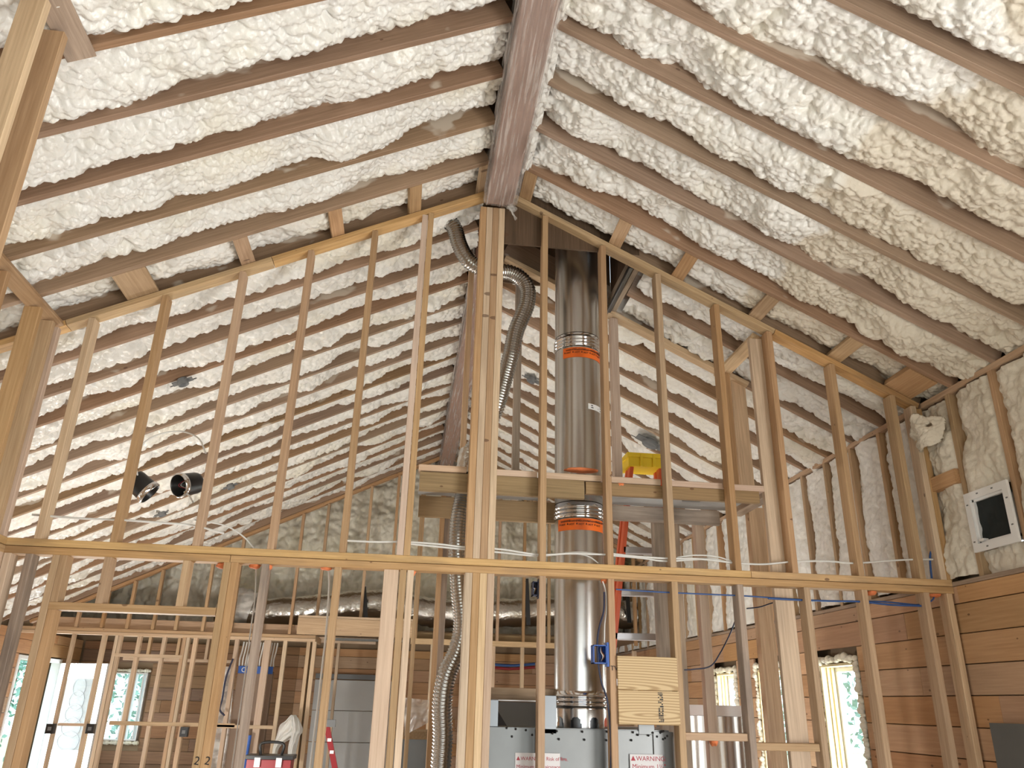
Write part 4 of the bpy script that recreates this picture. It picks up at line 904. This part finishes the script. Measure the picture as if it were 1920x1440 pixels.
tb = empty('tool_tote', (-1.3, 9.5, 0), label='red tool tote with a black lid under the hanging white bag', cat='box')
box('body', -1.53, -1.08, 9.4, 9.7, .78, 1.05, M['red'], tb); box('lid', -1.55, -1.06, 9.38, 9.72, 1.052, 1.09, M['black'], tb)
for x in (-1.42, -1.2): box('latch', x-.03, x+.03, 9.375, 9.395, .98, 1.07, M['white'], tb)
tube('handle', [(-1.42, 9.55, 1.09), (-1.42, 9.55, 1.20), (-1.2, 9.55, 1.20), (-1.2, 9.55, 1.09)], .015, M['black'], tb, 8, 6)
tbl = empty('work_bench', (-1.3, 9.55, 0), label='low rough bench carrying the red tool tote', cat='bench')
box('bench_top', -1.65, -.95, 9.3, 9.8, .74, .778, M['pale'], tbl)
for x in (-1.6, -1.04):
    for y in (9.34, 9.72): box('leg', x, x+.04, y, y+.04, 0, .74, M['stud'], tbl)
# white bag draped over a stud
r = np.random.default_rng(4)
def bag_sheet(pxpts, name, par, Y, th=.12):
    rows = []
    for (xl, yl, xr, yr) in pxpts:
        A, B = onY(xl, yl, Y), onY(xr, yr, Y); row = []
        for t in np.linspace(0, 1, 22):
            q = A*(1-t)+B*t; row.append(q+np.array([0, -th*math.sin(math.pi*t)-.025*math.sin(t*19+yl*.1)-.012*math.sin(t*41+yl*.23), 0]))
        rows.append(row)
    P = np.array(rows); U_ = []
    for j in range(P.shape[1]): U_.append(catmull(P[:, j], 6))
    return grid_mesh(name, np.array(U_), M['bag'], par)
bg = empty('plastic_bag', tuple(onY(545, 1340, 10.9)), label='crumpled white plastic bag hung over a far stud above the red tote', cat='bag')
bag_sheet([(545, 1341, 555, 1340), (535, 1352, 562, 1352), (524, 1360, 567, 1372), (519, 1378, 545, 1385), (513, 1400, 524, 1402), (507, 1430, 519, 1432), (504, 1448, 517, 1448)], 'left_fold', bg, 10.9)
bag_sheet([(546, 1340, 556, 1341), (543, 1350, 563, 1354), (545, 1362, 567, 1372), (546, 1378, 562, 1380), (541, 1400, 557, 1402), (540, 1425, 552, 1425), (546, 1432, 549, 1432)], 'right_fold', bg, 10.84)
# breaker panel and bundle of cables
ep = empty('breaker_panel', (-1.98, 11.25, 0), label='brown electrical panel with blue band under a bundle of grey cables', cat='electrical panel')
box('cabinet', -2.10, -1.66, 11.30, 11.42, .6, 1.97, M['brown'], ep)
bd = box('blue_band', -2.10, -1.66, 11.29, 11.299, 1.94, 2.03, M['blue'], ep)
text('lettering', 'OO', (-2.06, 11.287, 1.955), .085, M['white'], (R90, 0, 0), bd)
for i in range(13):
    x = -2.1+.036*i; o = tube('grey_cable', [(x, 11.34, 2.03), (x+.004*(i % 3-1), 11.33, 2.12), (x+.01, 11.34, 2.22), (x+.02, 11.33, 2.33)], .011, M['cable'], None, 6, 5); tag(o, 'grey cable dropping into the brown electrical panel', 'cable', 'cables above the electrical panel')
o = tube('dark_blue_cable', pxs([(437, 1235, 10.9), (424, 1270, 10.9), (417, 1310, 10.9), (412, 1330, 10.9), (421, 1342, 10.9)]), .012, M['navy'], None, 6, 8); tag(o, 'thick dark cable looping down left of the electrical panel', 'cable')
ps = empty('plastic_sheet', tuple(onY(425, 1380, 11.4)), label='bluish translucent plastic sheet hanging left of the electrical panel', cat='plastic sheet')
sh = np.array([[list(onY(412+32*t+(s-.5)*6-20*s, 1250+190*s, 11.5)+np.array([0, .04*math.sin(9*t+5*s), 0])) for s in np.linspace(0, 1, 20)] for t in np.linspace(0, 1, 20)])
grid_mesh('sheet', sh, M['film2'], ps)
for px, mt, lab in ((452, 'yellow', 'yellow striped tube standing beside the electrical panel'), (462, 'blue', 'blue wrapped tube standing under the electrical panel')):
    p = onY(px, 1400, 11.1); o = tube('storage_tube', [(p[0], 10.95, 0), (p[0]+.02, 10.95, .7), (p[0]+.04, 10.95, 1.22)], .03, M[mt], None, 10, 4); tag(o, lab, 'tube')
# small junction boxes on far studs
for px, py, lab in ((97, 1366, 'dark square switch box on the stud at the bright entrance'), (172, 1366, 'dark square box on the stud in front of the white door'), (347, 1372, 'dark round box on a pale far stud left of the doorway')):
    p = onY(px, py, 11.05); e = empty('switch_box', tuple(p), label=lab, cat='electrical box'); box('shell', p[0]-.045, p[0]+.045, 10.98, 11.06, p[2]-.055, p[2]+.055, M['black'], e); box('knockout', p[0]-.02, p[0]+.02, 10.975, 10.981, p[2]-.02, p[2]+.02, M['greyplastic'], e)
# stainless appliance behind right part
ap = empty('stainless_appliance', (2.35, 6.2, 0), label='tall stainless steel appliance with white top edge behind the lower right studs', cat='appliance')
xa, xb = 2.03, 2.56
nn = 30; P = np.array([[[xa+(xb-xa)*i/nn, 6.05-.035*math.sin(math.pi*i/nn)+.006*math.sin(i*.9), z] for z in np.linspace(.02, 1.60, 8)] for i in range(nn+1)]); grid_mesh('curved_door', P, M['pipe'], ap)
box('cabinet', xa+.005, xb-.005, 6.055, 6.6, 0, 1.60, M['galv'], ap); box('top_edge', xa-.01, xb+.02, 6.0, 6.62, 1.602, 1.675, M['white'], ap)
# crate with film, left of the flexible duct
cr = empty('wrapped_steel_cabinet', (.14, 5.9, 0), label='blue-grey steel cabinet with sagging plastic film behind the lower flexible duct', cat='cabinet')
p0, p1 = onY(752, 1386, 5.8), onY(812, 1386, 5.8)
box('cabinet', p0[0]-.08, p1[0], 5.8, 6.2, 0, p0[2], M['galv'], cr); box('lid', p0[0]-.09, p1[0]+.01, 5.79, 6.21, p0[2]+.001, p0[2]+.05, M['treated'], cr)
sh = np.array([[list(onY(758+t*58, 1308+t*6+s*(72-38*t), 5.6)+np.array([0, .05*math.sin(7*s+3*t)+.03*math.sin(13*t+4*s), .0])) for s in np.linspace(0, 1, 24)] for t in np.linspace(0, 1, 24)])
grid_mesh('film_sheet', sh, M['film2'], cr)
# grey panel leaning at the right edge
gp = empty('leaning_board', (3.2, 3.9, 0), label='plain grey board leaning on the planked wall at lower right corner', cat='board')
box('sheet', 3.30, 3.33, 3.75, 4.44, 0, 1.612, M['greypanel'], gp)
# pipes red and blue beyond, hanging across the back room
for py, mt, lab in ((1246, 'bluecable', 'blue water pipe strung behind the far studs right of the post'), (1252, 'red', 'red water pipe strung behind the far studs right of the post')):
    o = tube('water_pipe', pxs([(925, py, 11.9), (960, py+2, 11.9), (1003, py-1, 11.9)]), .02, M[mt], None, 8, 8); tag(o, lab, 'pipe')
# small lamp bodies added around the far room's fill lights, out of the frame
for (x, y), lab in (((-2.3, 7.5), 'yellow lamp added on the floor to brighten the far room'), ((1.6, 6.9), 'yellow lamp added on the floor to brighten the right side')):
    e = empty('added_lamp', (x, y, 0), label=lab, cat='lamp'); box('base', x-.12, x+.12, y-.08, y+.08, 0, .03, M['yellow'], e); box('post', x-.012, x+.012, y-.012, y+.012, .03, .34, M['black'], e); box('lamp_head', x-.10, x+.10, y-.05, y+.05, .30, .40, M['yellow'], e)
# ------------------------------------------------------------------ trees outside
def tree(x, y, h, lab, seed):
    e = empty('tree', (x, y, -.4), label=lab, cat='tree'); r = np.random.default_rng(seed)
    tube('trunk', [(x, y, -.4), (x+.1, y, h*.4), (x, y+.1, h*.8)], .12, M['bark'], e, 8, 4)
    n = 1500; c = np.array([x, y, h*.55])+r.normal(size=(n, 3))*np.array([.5, .6, h*.22]); a = r.normal(size=(n, 3)); a /= np.linalg.norm(a, axis=1)[:, None]; b_ = np.cross(a, r.normal(size=(n, 3))); b_ /= np.linalg.norm(b_, axis=1)[:, None]
    s = r.uniform(.05, .11, size=(n, 1)); V = np.stack([c-a*s, c+b_*s*.5, c+a*s, c-b_*s*.5], 1).reshape(-1, 3)
    me = bpy.data.meshes.new('foliage'); me.from_pydata(V.tolist(), [], [(4*i, 4*i+1, 4*i+2, 4*i+3) for i in range(n)]); link('foliage', me, M['leaf'], e)
tree(8.5, 12.5, 5, 'leafy tree outside the nearest side window', 1); tree(8.5, 16.5, 5, 'leafy tree outside the middle side window', 2); tree(9.5, 21, 6, 'leafy tree outside the farthest side window', 5)
tree(-9.5, 22, 5, 'leafy tree outside the open entrance', 3); tree(-5.2, 19, 4, 'leafy tree outside the far window', 4)
